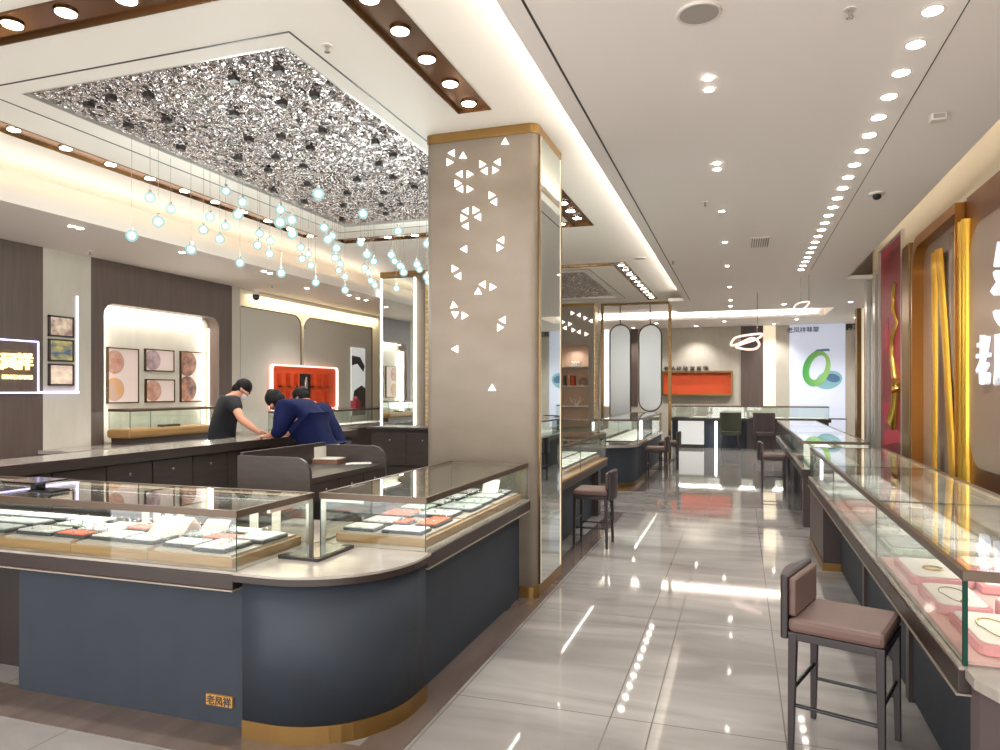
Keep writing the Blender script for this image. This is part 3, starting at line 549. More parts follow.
a = MB(); a.bar((-2.3, 5.285, 3.62), (-1.75, 5.285, 3.62), .004); 
# column B with front mirror
cB = column(-5.97, -5.08, 11.2, 12.0, 'far left champagne column with a tall mirror between two light strips', .06)
def bx(px): return at(px, 390, Y=11.2).x
a = MB(); a.box(bx(383.5), bx(413.5), 11.17, 11.2, .2, ZL - .12); a.build('mirror', 'mirror', cB)
for px in (382, 415.2): a = MB(); a.box(bx(px) - .011, bx(px) + .011, 11.16, 11.2, .2, ZL - .12); a.build('light_strip', 'led_white', cB)
a = MB(); a.box(bx(426), bx(430.5), 11.17, 11.2, .2, ZL - .08); a.build('marble_strip', 'soft_gold_marble', cB)
# column C with alcove
x0, x1, y0 = -4.2, -3.27, 16.7
cC = thing('alcove_column', ((x0 + x1) / 2, 17.05, 0), 'far champagne column with lit triangles and a recessed shelf alcove', 'column')
az0, az1 = .7, 2.66; ax0, ax1 = x0 + .06, x1 - .12
a = MB(); a.plate(rect(x0, x1, 0, 3.58), [rrect(ax0, ax1, az0, az1, .08, 4, (0, 0, 1, 1))], y0, y0 + .35, 'y'); a.box(x0, x1, y0 + .35, 17.4, 0, 3.58); a.build('cladding', 'champagne', cC)
a = MB(); a.box(ax0, ax1, y0 + .33, y0 + .345, az0, az1); a.build('alcove_back', 'shelf_warm', cC)
for z in (1.2, 1.68, 2.14): a = MB(); a.box(ax0, ax1, y0 + .01, y0 + .34, z, z + .025); a.build('shelf', 'off_white', cC)
a = MB(); a.box(x0 - .02, x1 + .02, y0 - .02, 17.42, 3.58, ZL); a.build('gold_band', 'gold_trim', cC)
a = MB(); a.box(x1, x1 + .03, y0 + .05, y0 + .4, .1, 3.58); a.build('marble_strip', 'soft_gold_marble', cC)
for (px, py, d) in ((572, 313, 0), (579, 315, 180), (585, 318, 0), (591, 321, 180), (562.5, 322, 0), (565, 328, 180), (569.5, 324, 0), (573, 330, 0), (579, 332, 180), (586, 334, 0)):
    a = MB(); tri(a, px, py, d, 2.6, y0, .02); a.build('lit_triangle', 'triangle', cC)
spot(((x0 + x1) / 2, y0 + .1, az1 - .06), 6, 2.8)
def small(name, mb, mt, label, cat): return tag(mb.build(name, mt), label, cat)
a = MB()
for k in range(7): q = k * .9; a.tube([(-3.72 + .02 * math.cos(q), y0 + .15, 1.225), (-3.72 + .09 * math.cos(q), y0 + .15 + .02 * math.sin(q), 1.32), (-3.72 + .17 * math.cos(q), y0 + .15 + .04 * math.sin(q), 1.38 + .06 * math.sin(q * 2))], .009, 5)
a.ball((-3.72, y0 + .15, 1.23), .04); small('coral_ornament', a, 'off_white', 'white coral ornament in the far column alcove, lowest shelf', 'ornament')
a = MB()
for k in range(6): a.ball((-3.74 + .05 * (k % 3 - 1) * 1.6, y0 + .15, 2.2 + .045 * (k // 3)), .045)
small('flower_ornament', a, 'pad_cream', 'pale blossom ornament on the top alcove shelf', 'ornament')
for i, (x, w, h, mt, lb) in enumerate(((-3.98, .05, .24, 'black', 'black book upright on the middle alcove shelf'), (-3.88, .09, .25, 'copper', 'wide brown book on the middle alcove shelf'), (-3.78, .06, .24, 'orange_dark', 'orange brown book on the middle alcove shelf'))):
    a = MB(); a.box(x - w / 2, x + w / 2, y0 + .05, y0 + .24, 1.705, 1.705 + h); small('book', a, mt, lb, 'book')
a = MB(); a.tube([(-3.56 + .07 * math.cos(q), y0 + .15, 1.8 + .08 * math.sin(q)) for q in [2 * PI * k / 14 for k in range(14)]], .02, 6, closed=True); a.box(-3.6, -3.52, y0 + .11, y0 + .19, 1.705, 1.73); small('ring_ornament', a, 'copper_flat', 'round ring ornament beside the books in the alcove', 'ornament')
# ================================================================ portal with capsule mirrors
pf = thing('bronze_portal_frame', (-2.3, 17, 0), 'slim bronze portal frame with two hanging capsule mirrors beyond the aisle stools', 'portal frame')
pL, pR = at(602.5, 306, Y=17).x, at(670, 306, Y=17).x; pz = at(640, 305, Y=17).z
a = MB(); a.box(pL - .03, pL + .03, 16.95, 17.05, 0, pz); a.build('post', 'bronze', pf); a = MB(); a.box(pR - .035, pR + .035, 16.95, 17.05, 0, pz); a.build('post', 'bronze', pf)
a = MB(); a.box(pL - .03, pR + .035, 16.95, 17.05, pz, pz + .06); a.build('crossbar', 'bronze', pf)

for i, (q0, q1, zb) in enumerate(((610, 630.5, .82), (639, 661.5, 1.1))):
    X0, X1 = at(q0, 390, Y=17).x, at(q1, 390, Y=17).x; r = (X1 - X0) / 2; zt = at(q0, 325, Y=17).z
    t = thing('capsule_mirror', ((X0 + X1) / 2, 17, zb), ('right' if i else 'left') + ' tall capsule shaped panel hanging on a rod in the portal frame', 'hanging mirror', 'capsule mirrors in the portal frame')
    pts = arc((X0 + X1) / 2, zt - r, r, 0, 180, 12) + arc((X0 + X1) / 2, zb + r, r, 180, 360, 12)
    a = MB(); a.plate(pts, None, 16.99, 17.01, 'y'); a.build('mirror_glass', 'capsule', t)
    a = MB(); a.tube([(p[0], 17, p[1]) for p in pts], .018, 6, closed=True); a.build('rim', 'dark_cabinet', t); a = MB(); a.bar(((X0 + X1) / 2, 17, zt), ((X0 + X1) / 2, 17, pz), .012); a.build('rod', 'dark_cabinet', t)
# ================================================================ globe pendant lights
G = [(131.7,235.6,12),(150,197.6,11),(170.7,209,10),(158.3,221.7,12),(203.4,229.8,10),(210,217,10),(225.4,226,9),(219.6,239,10),(238,214.6,11),(242.4,202,10),(226,191,9.5),(191,249.5,11),(240,262.7,9.5),
(318.4,193.8,12),(363,213.8,10),(280.4,209.8,10),(280,222.4,12),(291.8,219.9,11),(292.3,233.6,11),(259.6,233.6,9),(270.3,241,9),(257.6,245.2,9.5),(269.5,253.8,9.5),(324.2,227.5,9.5),(332.3,236,8.5),(328,239.4,10),(336.6,248,9.5),(334.9,257.9,8.5),
(300.7,247.5,8.5),(308.5,253.8,7.5),(302.2,258.9,8.5),(311,265.2,8.5),(340.2,263.7,7.2),(338.7,270.5,7.2),(345,276.6,7.5),(281.2,273,9.5),(315.6,282.5,8.5),(345,290,8),(360.7,242.7,8.5),(367,254.3,9.5),(373.6,261.4,8),(364.5,267.8,7),(368.5,272.3,7),(370.8,280.7,7),(374.9,285.2,7),
(398.2,231,9.5),(391.3,254.8,8.5),(394.6,261.2,7.5),(400,265.7,8),(403.7,272.3,8.5),(396.4,288.5,6.8),(417,264.5,8.5),(419.5,269.3,7),(426.5,276.9,8),(428.3,281.9,7.2),(427,243.7,9)]
R_G = .044; gp0 = None
for i, (px, py, d) in enumerate(G):
    dep = F * 2 * R_G / d
    p = at(px, py, Y=1); k_ = dep / (-p.x * SN + p.y * CS); X_, Y_ = p.x * k_, p.y * k_
    # keep the wire inside the metal field: slide along the sight line only as far as needed
    if Y_ > 7.8: k_ *= 7.8 / Y_
    if Y_ < 3.75: k_ *= 3.75 / Y_
    p = at(px, py, Y=p.y * k_)
    row = 'left' if px < 250 else ('middle' if px < 350 else 'right'); lvl = 'high' if py < 232 else ('mid height' if py < 262 else 'low')
    lb = f'small glowing teal glass globe on a thin wire, {lvl}, in the {row} of the cluster'
    lb = f'{lvl} glass globe, {row} of the cluster'
    near = sorted([q for q in G if ('left' if q[0] < 250 else ('middle' if q[0] < 350 else 'right')) == row and ('high' if q[1] < 232 else ('mid height' if q[1] < 262 else 'low')) == lvl]); idx = near.index((px, py, d))
    lb += f', {ORD[idx]} from left there'
    if gp0 is None:
        t = thing('pendant_globe', p, lb, 'pendant lamp', 'globe pendants under the metal ceiling field'); gp0 = t
        a = MB(); a.ball((0, 0, 0), R_G, u=16, w=10); a.build('glass_globe', 'globe_glass', t, local=True)
        a = MB(); a.ball((0, 0, 0), R_G * .6, u=12, w=8); a.build('glowing_core', 'globe_core', t, local=True)
        a = MB(); a.prism(arc(0, 0, .012, 0, 315, 7), R_G - .004, R_G + .018); a.build('cap', 'steel', t, local=True)
    else: t = copy_tree(gp0); [bpy.data.objects.remove(c) for c in [x for x in bpy.data.objects if x.parent == t and x.name.startswith('wire')]]; t.location = p; tag(t, lb, 'pendant lamp', 'globe pendants under the metal ceiling field')
    a = MB(); a.bar((0, 0, R_G + .015), (0, 0, ZL + .012 - p.z), .0016, 4); a.build('wire', 'steel', t, local=True)
for q in ((-4.1, 5.2, 2.75), (-3.6, 6.6, 2.8), (-3.3, 7.6, 2.8)):
    l = bpy.data.lights.new('globe_glow', 'POINT'); l.energy = 30; l.color = (.9, 1, .97); l.shadow_soft_size = .25; o = bpy.data.objects.new('globe_glow', l); C.objects.link(o); o.location = q
# dark square sockets on the metal field
for i in range(6):
    for j in range(9):
        if (i + j) % 4 == 3: continue
        x = -4.5 + i * .33 + random.uniform(-.08, .08); y = 3.95 + j * .45 + random.uniform(-.1, .1); sock.box(x - .027, x + .027, y - .027, y + .027, ZL - .015, ZL + .02)
sock.build('socket_boxes', 'dark_edge', METAL)['kind'] = 'stuff'
# ================================================================ COUNTERS
def tray(x, y, z, w, d, pad, label, grp, base='tray_dark', h=.016, rz=0, tilt=0):
    t = thing('jewellery_tray', (x, y, z), label, 'jewellery tray', grp, rz)
    a = MB(); a.box(-w / 2, w / 2, -d / 2, d / 2, 0, h); a.build('tray_base', base, t, local=True, bevel=.003)
    a = MB(); a.box(-w / 2 + .008, w / 2 - .008, -d / 2 + .008, d / 2 - .008, h, h + .008)
    a.build('pad', pad, t, local=True, bevel=.003)
    if tilt: t.rotation_euler = (tilt, 0, rz)
    return t
def gems(spots, mt, label, name='rings_and_chains'):
    a = MB()
    for (x, y, z) in spots: a.tube([(x + .007 * math.cos(q), y, z + .001 + .006 * math.sin(q)) for q in [2 * PI * k / 6 for k in range(6)]], .002, 4, closed=True)
    return tag(a.build(name, mt), label, 'jewellery', kind='stuff')
def glass_case(x0, x1, y0, y1, z0, z1, label, joints=(), axis='y', open_back=None, fr='case_frame'):
    t = thing('glass_display_case', ((x0 + x1) / 2, (y0 + y1) / 2, z0), label, 'display case'); g = .006; e = ['glass', 'glass_edge']
    cuts = [(y0 if axis == 'y' else x0)] + list(joints) + [(y1 if axis == 'y' else x1)]
    for a_, b_ in zip(cuts[:-1], cuts[1:]):
        A = (x0, x1, a_, b_) if axis == 'y' else (a_, b_, y0, y1)
        MB().pane(A[0] + .005, A[1] - .005, A[2] + .002, A[3] - .002, z1 - .008, z1).build('glass_top', e, t)
        if axis == 'y': MB().pane(x0, x0 + g, a_ + .001, b_ - .001, z0, z1 - .01).build('glass_side', e, t); MB().pane(x1 - g, x1, a_ + .001, b_ - .001, z0, z1 - .01).build('glass_side', e, t)
        else: MB().pane(a_ + .001, b_ - .001, y0, y0 + g, z0, z1 - .01).build('glass_side', e, t); MB().pane(a_ + .001, b_ - .001, y1 - g, y1, z0, z1 - .01).build('glass_side', e, t)
    if axis == 'y': MB().pane(x0 + g, x1 - g, y0, y0 + g, z0, z1 - .01).build('glass_end', e, t); MB().pane(x0 + g, x1 - g, y1 - g, y1, z0, z1 - .01).build('glass_end', e, t)
    else: MB().pane(x0, x0 + g, y0 + g, y1 - g, z0, z1 - .01).build('glass_end', e, t); MB().pane(x1 - g, x1, y0 + g, y1 - g, z0, z1 - .01).build('glass_end', e, t)
    a = MB(); w = .018; zz = (z1 - .03, z1 + .003)
    a.box(x0 - .004, x1 + .004, y0 - .004, y0 + w, *zz); a.box(x0 - .004, x1 + .004, y1 - w, y1 + .004, *zz); a.box(x0 - .004, x0 + w, y0 + w, y1 - w, *zz); a.box(x1 - w, x1 + .004, y0 + w, y1 - w, *zz)
    a.build('top_frame', fr, t, bevel=.002)
    # led bar inside the frame
    a = MB(); L = .01
    if axis == 'y': a.box(x1 - .03, x1 - .018, y0 + .03, y1 - .03, z1 - .02, z1 - .01); area((x1 - .05, (y0 + y1) / 2, z1 - .03), .02, y1 - y0 - .1, 2.1 * (y1 - y0), (0, .55, 0), (1, .98, .94))
    else: a.box(x0 + .03, x1 - .03, y1 - .03, y1 - .018, z1 - .02, z1 - .01); area(((x0 + x1) / 2, y1 - .05, z1 - .03), x1 - x0 - .1, .02, 2.1 * (x1 - x0), (-.55, 0, 0), (1, .98, .94))
    a.build('led_bar', 'lightbox_cream', t)
    return t
def step(x0, x1, y0, y1, z0, z1, label, n=3, axis='x', top='step_top'):
    t = thing('display_plinth', ((x0 + x1) / 2, (y0 + y1) / 2, z0), label, 'display plinth')
    for i in range(n):
        if axis == 'x': A = (x0 + (x1 - x0) * i / n + .001, x0 + (x1 - x0) * (i + 1) / n - .001, y0, y1)
        else: A = (x0, x1, y0 + (y1 - y0) * i / n + .001, y0 + (y1 - y0) * (i + 1) / n - .001)
        MB().box(*A, z0, z1).build('plinth_block', 'step_wood', t, bevel=.004)
        MB().box(A[0] + .02, A[1] - .02, A[2] + .02, A[3] - .02, z1, z1 + .012).build('top_pad', top, t)
    return t
SZ = .765; TZ = 1.04
# --- front left counter
c1 = thing('jewellery_counter', (-2.95, 3.1, 0), 'dark blue counter facing the camera, carrying the front left glass case', 'counter')
MB().box(-3.66, -2.18, 2.82, 3.38, .0, .675).build('front_panel', 'blue_panel', c1, bevel=.004)
MB().box(-5.4, -3.66, 3.05, 3.38, 0, .675).build('recessed_panel', 'dark_edge', c1)
MB().box(-5.4, -2.2, 2.72, 3.4, .684, SZ - .012).build('wood_apron', 'wood_edge', c1, bevel=.004)
MB().box(-5.4, -2.2, 2.716, 3.4, .676, .683).build('light_trim', 'champagne', c1); MB().box(-5.4, -2.2, 2.73, 3.4, SZ - .012, SZ).build('marble_ledge', 'marble', c1)
nm = thing('name_plate', (-2.36, 2.815, .17), 'small gold plate with three dark characters low on the blue counter', 'name plate')
q0, q1 = at(207, 693, Y=2.815), at(233, 709, Y=2.815)
MB().box(q0.x, q1.x, 2.808, 2.82, q1.z + .005, q0.z).build('plate', 'plate_gold', nm)
text_obj('characters', '老凤祥', (q1.x - q0.x) * .31, 'ink', ((q0.x + q1.x) / 2, 2.806, (q0.z + q1.z) / 2 - .015), ROT_B, nm, .001, .001)
# --- rounded corner counter
cc = thing('corner_counter', (-1.9, 3.1, 0), 'rounded blue corner counter with marble top and gold foot band', 'counter')
def cornerpoly(x0, x1, y0, y1, r): return [(x0, y0)] + arc(x1 - r, y0 + r, r, 270, 360, 14) + [(x1, y1), (x0, y1)]
a = MB(); a.prism(cornerpoly(-2.17, -1.53, 2.75, 3.37, .5), .085, SZ - .04, 0, False); o = a.build('curved_panel', 'blue_panel', cc)
for p in o.data.polygons:
    if abs(p.normal.z) < .5: p.use_smooth = True
a = MB(); a.prism(cornerpoly(-2.17, -1.525, 2.745, 3.37, .5), 0, .085); a.build('gold_foot_band', 'gold_trim', cc)
a = MB(); a.prism(cornerpoly(-2.2, -1.5, 2.72, 3.37, .52), SZ - .012, SZ); a.prism([(-2.75, 3.41), (-2.2, 3.41), (-2.2, 4.0), (-2.75, 4.0)], SZ - .012, SZ); a.build('marble_top', 'marble', cc)
a = MB(); a.prism(cornerpoly(-2.198, -1.498, 2.718, 3.37, .52), SZ - .042, SZ - .0125); a.build('wood_rim', 'wood_edge', cc)
MB().box(-2.75, -2.225, 3.42, 4.0, 0, SZ - .0125).build('rear_body', 'dark_cabinet', cc)
# --- right run of the island (to the column)
c2 = thing('jewellery_counter', (-1.85, 4.3, 0), 'dark blue counter running along the aisle into the big column', 'counter')
MB().box(-2.17, -1.61, 3.375, 5.27, 0, .675).build('front_panel', 'blue_panel', c2)
MB().box(-2.17, -1.52, 3.375, 5.27, .684, SZ - .012).build('wood_apron', 'wood_edge', c2, bevel=.003); MB().box(-2.17, -1.516, 3.375, 5.27, .676, .683).build('light_trim', 'champagne', c2); MB().box(-2.17, -1.525, 3.375, 5.27, SZ - .012, SZ).build('marble_ledge', 'marble', c2)
XJ = at(79, 513, Y=2.74).x
CASE1 = glass_case(-5.3, -2.2, 2.745, 3.38, SZ, TZ, 'glass case on the front left counter, filled with white ring trays', (), 'x')
CASE2 = glass_case(-2.165, -1.535, 3.385, 5.25, SZ, TZ, 'long glass case running back from the corner to the big column')
for (cx, cy, cs) in ((-2.208, 3.355, CASE1), (-2.208, 3.0, CASE1)):
    if cy > 3.2: MB().box(cx - .012, cx + .006, cy - .02, cy + .02, SZ, TZ - .03).build('alu_post', 'alu', cs); MB().box(cx - .012, cx + .006, 3.0, cy - .02, TZ - .05, TZ - .03).build('alu_rail', 'alu', cs)
MB().box(-2.16, -2.135, 3.387, 3.4, SZ, TZ - .03).build('alu_post', 'alu', CASE2); MB().box(-2.135, -1.9, 3.387, 3.395, TZ - .045, TZ - .03).build('alu_rail', 'alu', CASE2)
step(-5.25, -2.25, 2.78, 3.34, SZ, SZ + .045, 'wooden block plinth inside the front left case', 6, 'x')
step(-2.12, -1.57, 3.47, 5.2, SZ, SZ + .045, 'wooden plinth inside the case beside the column', 3, 'y')
ZT = SZ + .058
gr = 'trays in the front left case'
X0c = -3.74
for i, (dx, dy, w, d, pad, lb) in enumerate(((.12, .11, .2, .14, 'pad_white', 'white pad tray, front left'), (.33, .09, .16, .1, 'pad_orange', 'flat orange pad, front, second from left'), (.16, .3, .2, .14, 'pad_green', 'pale green pad tray, middle left'), (.36, .25, .2, .17, 'pad_white', 'white pad tray behind the orange pad'), (.1, .44, .22, .12, 'pad_white', 'white pad tray, rear left'),
        (.53, .13, .17, .16, 'pad_white', 'white pad tray, front centre'), (.71, .13, .16, .17, 'pad_white', 'white pad tray, front, right of centre'), (.5, .33, .14, .12, 'pad_orange', 'orange pad tray in the middle'), (.86, .34, .15, .22, 'pad_grey', 'grey pad tray by the folded cards'),
        (.93, .1, .16, .13, 'pad_white', 'white pad tray, front right'), (1.0, .26, .15, .12, 'pad_orange', 'orange pad tray, right'), (1.1, .1, .15, .2, 'pad_white', 'white pad tray at the front right corner'), (1.14, .34, .15, .2, 'pad_white', 'white pad tray at the rear right'), (.98, .44, .16, .12, 'pad_green', 'pale green pad tray, rear right'))):
    s_ = (-2.27 - X0c) / 1.22
    tray(X0c + dx * s_, 2.82 + dy * .95, ZT, w * s_ * 1.06, d * 1.05, pad, lb + ' of the front left case', gr)
gems([(X0c + random.uniform(.05, 1.15) * s_, 2.86 + random.uniform(0, .42), ZT + .032) for k in range(150)], 'jewel_silver', 'fine silver and white rings set out in rows in the front left case')
a = MB(); s2 = X0c + .62 * s_
a.add([(s2, 3.0, ZT), (s2 + .22, 3.02, ZT), (s2 + .24, 3.1, ZT + .1), (s2 + .03, 3.1, ZT + .1), (s2 + .02, 3.2, ZT), (s2 + .23, 3.2, ZT)], [(0, 1, 2, 3), (3, 2, 5, 4)]); o = a.build('folded_card', 'photo_light'); o.modifiers.new('s', 'SOLIDIFY').thickness = .004; tag(o, 'folded cream brochure card standing in the front left case', 'card')
a = MB(); s3 = X0c + .8 * s_
a.add([(s3, 3.14, ZT), (s3 + .17, 3.15, ZT), (s3 + .17, 3.21, ZT + .075), (s3 + .02, 3.21, ZT + .075)], [(0, 1, 2, 3)]); o = a.build('price_card', 'print_cream'); o.modifiers.new('s', 'SOLIDIFY').thickness = .004; tag(o, 'pale tilted price card right of the folded brochure card', 'card')
for i in range(4):
    a = MB(); x = X0c + (.36 + i * .07) * s_; a.box(x, x + .045, 3.3, 3.31, ZT, ZT + .085); a.box(x, x + .045, 3.28, 3.33, ZT, ZT + .006); tag(a.build('card_stand', 'off_white'), f'small white upright stand at the back of the front left case, {ORD[i]} from left', 'card stand', 'upright stands in the front left case')
for i in range(2):
    a = MB(); x = X0c + (.97 + i * .12) * s_; a.box(x, x + .05, 3.32, 3.33, ZT, ZT + .12); a.box(x, x + .05, 3.3, 3.34, ZT, ZT + .006); tag(a.build('card_stand', 'off_white'), f'taller white upright stand at the rear right of the front left case, {"right" if i else "left"} one', 'card stand', 'upright stands in the front left case')
for i in range(4):
    for j in range(3):
        tray(-5.03 + i * .36, 2.9 + j * .17, ZT, .35, .14, 'pad_grey', f'grey necklace tray at far left of front case, {ORD[i]} column, {["front","middle","rear"][j]} row', 'grey trays at the far left of the front case')
gr = 'trays in the case beside the column'; ZT2 = SZ + .058
for i, (x, y, w, d, pad, lb) in enumerate(((-1.99, 3.56, .19, .14, 'pad_white', 'nearest left'), (-1.73, 3.56, .24, .14, 'pad_white', 'nearest right'), (-1.98, 3.77, .2, .18, 'pad_white', 'second row left'), (-1.68, 3.82, .13, .25, 'pad_orange', 'orange, nearest the aisle glass'), (-1.84, 3.76, .09, .16, 'pad_orange', 'small orange, second row centre'),
        (-1.99, 4.02, .2, .2, 'pad_orange', 'orange, third row left'), (-1.76, 4.1, .22, .2, 'pad_white', 'third row right'), (-1.99, 4.27, .2, .18, 'pad_green', 'pale green, fourth row left'), (-1.73, 4.36, .24, .22, 'pad_grey', 'grey, fourth row right'), (-1.98, 4.5, .2, .18, 'pad_white', 'fifth row left'), (-1.72, 4.61, .2, .2, 'pad_green', 'pale green, fifth row right'),
        (-1.97, 4.76, .2, .2, 'pad_white', 'sixth row left'), (-1.72, 4.86, .2, .2, 'pad_white', 'sixth row right'), (-1.97, 5.04, .2, .2, 'pad_white', 'last row left'), (-1.73, 5.09, .2, .16, 'pad_grey', 'grey, last row right'))):
    tray(x, y, ZT2, w, d, pad, f'ring tray, {lb}, in the case beside the big column', gr)
gems([(random.uniform(-2.08, -1.64), random.uniform(3.52, 5.15), ZT2 + .032) for k in range(150)], 'jewel_silver', 'fine silver rings and chains on the trays beside the big column')
a = MB(); a.add([(-1.78, 4.9, ZT2 + .03), (-1.66, 4.9, ZT2 + .03), (-1.66, 4.96, ZT2 + .12), (-1.78, 4.96, ZT2 + .12)], [(0, 1, 2, 3)]); o = a.build('price_card', 'off_white'); o.modifiers.new('s', 'SOLIDIFY').thickness = .004; tag(o, 'white tilted card at the column end of the glass case', 'card')
# black tray on the marble + dark tablet on the left case
p = [at(*q, Z=SZ + .012) for q in ((278, 556), (318, 560), (354, 546), (318, 543))]
bt = thing('black_serving_tray', (sum(v.x for v in p) / 4, sum(v.y for v in p) / 4, SZ), 'flat black tray lying on the rounded marble corner', 'tray')
MB().prism([(v.x, v.y) for v in p], SZ, SZ + .018).build('tray_board', 'black_gloss', bt, fix=True)
cx_, cy_ = bt.location.x, bt.location.y
MB().prism([(cx_ + (v.x - cx_) * .9, cy_ + (v.y - cy_) * .9) for v in p], SZ + .018, SZ + .02).build('felt_inlay', 'black_gloss', bt, fix=True)
tb = thing('tilted_tablet', (-3.9, 3.1, TZ + .004), 'dark tilted tablet on a small foot on top of the leftmost glass case', 'tablet')
pp = at(38, 486, Z=TZ + .03); tb.location = (pp.x, pp.y, TZ + .004)
a = MB(); a.box(-.14, .1, -.1, .1, .05, .06); a.build('screen_board', 'black_gloss', tb, local=True); bpy.data.objects[-1] if 0 else None
a = MB(); a.box(.0, .16, -.06, .06, 0, .012); a.box(-.02, .02, -.03, .03, .01, .05); a.build('foot', 'black', tb, local=True)
# --- second blue counter beyond the column
c3 = thing('jewellery_counter', (-1.9, 7.7, 0), 'blue counter just past the big column, behind the nearest left stool', 'counter')
MB().box(-2.3, -1.78, 6.12, 9.2, 0, .62).build('front_panel', 'blue_panel', c3); MB().box(-2.3, -1.63, 6.12, 9.25, .62, .705).build('wood_apron', 'wood_edge', c3)
MB().box(-2.3, -1.62, 6.12, 9.25, .705, .725).build('marble_ledge', 'step_wood', c3); MB().box(-1.8, -1.66, 6.15, 6.3, 0, .62).build('end_post', 'brown_pier', c3); MB().box(-1.79, -1.7, 9.0, 9.15, 0, .62).build('end_post', 'brown_pier', c3)
glass_case(-2.28, -1.64, 6.14, 9.2, .725, 1.05, 'glass case on the blue counter just past the big column', (7.67,))
step(-2.22, -1.7, 6.2, 9.1, .725, .77, 'wooden plinth in the case just past the big column', 3, 'y')
for i in range(9):
    for j in range(2): tray(-2.08 + j * .25, 6.38 + i * .32, (.725 + .058), .22, .28, ('pad_white', 'pad_white', 'pad_green')[(i + j) % 3], f'ring tray in the case past the column, {ORD[i]} row, {"aisle side" if j else "inner side"}', 'trays in the case past the column')
# --- third counter with rounded corner
c4 = thing('corner_counter', (-2.2, 13, 0), 'far blue counter with a rounded corner and gold foot', 'counter')
pl = [(-4.6, 11.6)] + arc(-2.15, 12.1, .5, 270, 360, 12) + [(-1.65, 16.2), (-2.3, 16.2), (-2.3, 12.3), (-4.6, 12.3)]
def inset(k): return [(x + (-k if y > 11.7 or x > -2 else 0), y + (k if y < 12 else 0)) for x, y in pl]
a = MB(); a.prism(pl, .08, .66); a.build('curved_panel', 'blue_panel', c4); a = MB(); a.prism(pl, 0, .08); a.build('gold_foot_band', 'gold_trim', c4)
pl2 = [(-4.6, 11.55)] + arc(-2.15, 12.1, .55, 270, 360, 12) + [(-1.6, 16.2), (-2.3, 16.2), (-2.3, 12.3), (-4.6, 12.3)]
a = MB(); a.prism(pl2, .66, .71); a.build('marble_top', 'marble', c4)
glass_case(-2.28, -1.64, 12.2, 16.1, .71, 1.1, 'glass case on the far rounded counter, running away along the aisle', (14.2,)); glass_case(-4.5, -2.32, 11.62, 12.2, .71, 1.1, 'glass case on the far counter, facing the camera', (), 'x')
for i in range(6): tray(-4.3 + i * .36, 11.9, .71, .33, .4, 'pad_white', f'white tray in the far case facing the camera, {ORD[i]} from left', 'white trays in the far camera-facing case')
for i in range(10): tray(-1.96, 12.45 + i * .38, .71, .5, .34, 'pad_white', f'tray in the far aisle case, {ORD[i]} from the camera', 'trays in the far aisle case')
tag(MB().box(-2.05, -1.75, 11.75, 11.95, .71, .725).build('black_tray', 'black', bevel=.003), 'small black tray on the far rounded counter corner', 'tray')
# --- inner drawers: left run and rear run of the island
def cabinet_run(t, x0, x1, y0, y1, face, n, z0, z1, lockz):
    L = (y1 - y0) if face == 'x' else (x1 - x0)
    for i in range(n):
        a0 = (y0 if face == 'x' else x0) + L * i / n + .006; a1 = (y0 if face == 'x' else x0) + L * (i + 1) / n - .006
        if face == 'x': d = MB().box(x1, x1 + .02, a0, a1, z0, z1).build('cabinet_door', 'dark_cabinet', t, bevel=.002); lk = MB().ball((x1 + .022, (a0 + a1) / 2, lockz), .012, sc=(.5, 1, 1)).build('lock', 'steel', d)
        else: d = MB().box(a0, a1, y0 - .02, y0, z0, z1).build('cabinet_door', 'dark_cabinet', t, bevel=.002); lk = MB().ball(((a0 + a1) / 2, y0 - .022, lockz), .012, sc=(1, .5, 1)).build('lock', 'steel', d)
il = thing('inner_cabinet_run', (-4.95, 5, 0), 'dark brown staff cabinets running back along the left side of the island', 'cabinet')
MB().box(-5.2, -4.82, 3.45, 8.3, .05, 1.04).build('cabinet_body', 'brown_pier', il); MB().box(-5.25, -4.78, 3.45, 8.35, 1.04, 1.08).build('counter_top', 'marble', il); MB().box(-4.78, -4.76, 3.45, 8.35, 1.0, 1.08).build('top_edge', 'dark_cabinet', il)
cabinet_run(il, -5.2, -4.82, 3.48, 8.25, 'x', 10, .62, .99, .9); cabinet_run(il, -5.2, -4.82, 3.48, 8.25, 'x', 10, .1, .56, .5)
ir = thing('inner_cabinet_run', (-3.9, 9.3, 0), 'dark brown staff cabinets across the rear of the island, behind the desk', 'cabinet')
MB().box(-4.95, -2.35, 9.05, 9.6, .0, 1.05).build('cabinet_body', 'dark_cabinet', ir); MB().box(-5.0, -2.33, 9.0, 9.65, 1.05, 1.08).build('counter_top', 'dark_cabinet', ir); cabinet_run(ir, -4.9, -2.4, 9.05, 9.6, 'y', 5, .55, 1.0, .9)
glass_case(-7.3, -6.7, 9.9, 13.2, .95, 1.25, 'bright glass case along the left wall under the orange display', (11.5,)); cwk = thing('wall_counter', (-7.0, 11, 0), 'brown counter along the left wall under the orange display', 'counter'); MB().box(-7.35, -6.72, 9.2, 13.4, 0, .9).build('body', 'brown_pier', cwk); MB().box(-7.4, -6.65, 9.2, 13.4, .9, .95).build('marble_top', 'marble', cwk)
for i in range(8): tray(-7.0, 10.1 + i * .4, .95, .4, .36, 'pad_white', f'white tray in the bright wall case, {ORD[i]} from the left', 'white trays in the wall case')
a = MB(); yq = at(355, 421, X=-6.9).y; a.box(-6.95, -6.83, yq - .08, yq + .08, 1.253, 1.4); a.ball((-6.89, yq, 1.43), .05); tag(a.build('gift_box', 'red_poster'), 'small crimson gift box on the bright wall case', 'box')
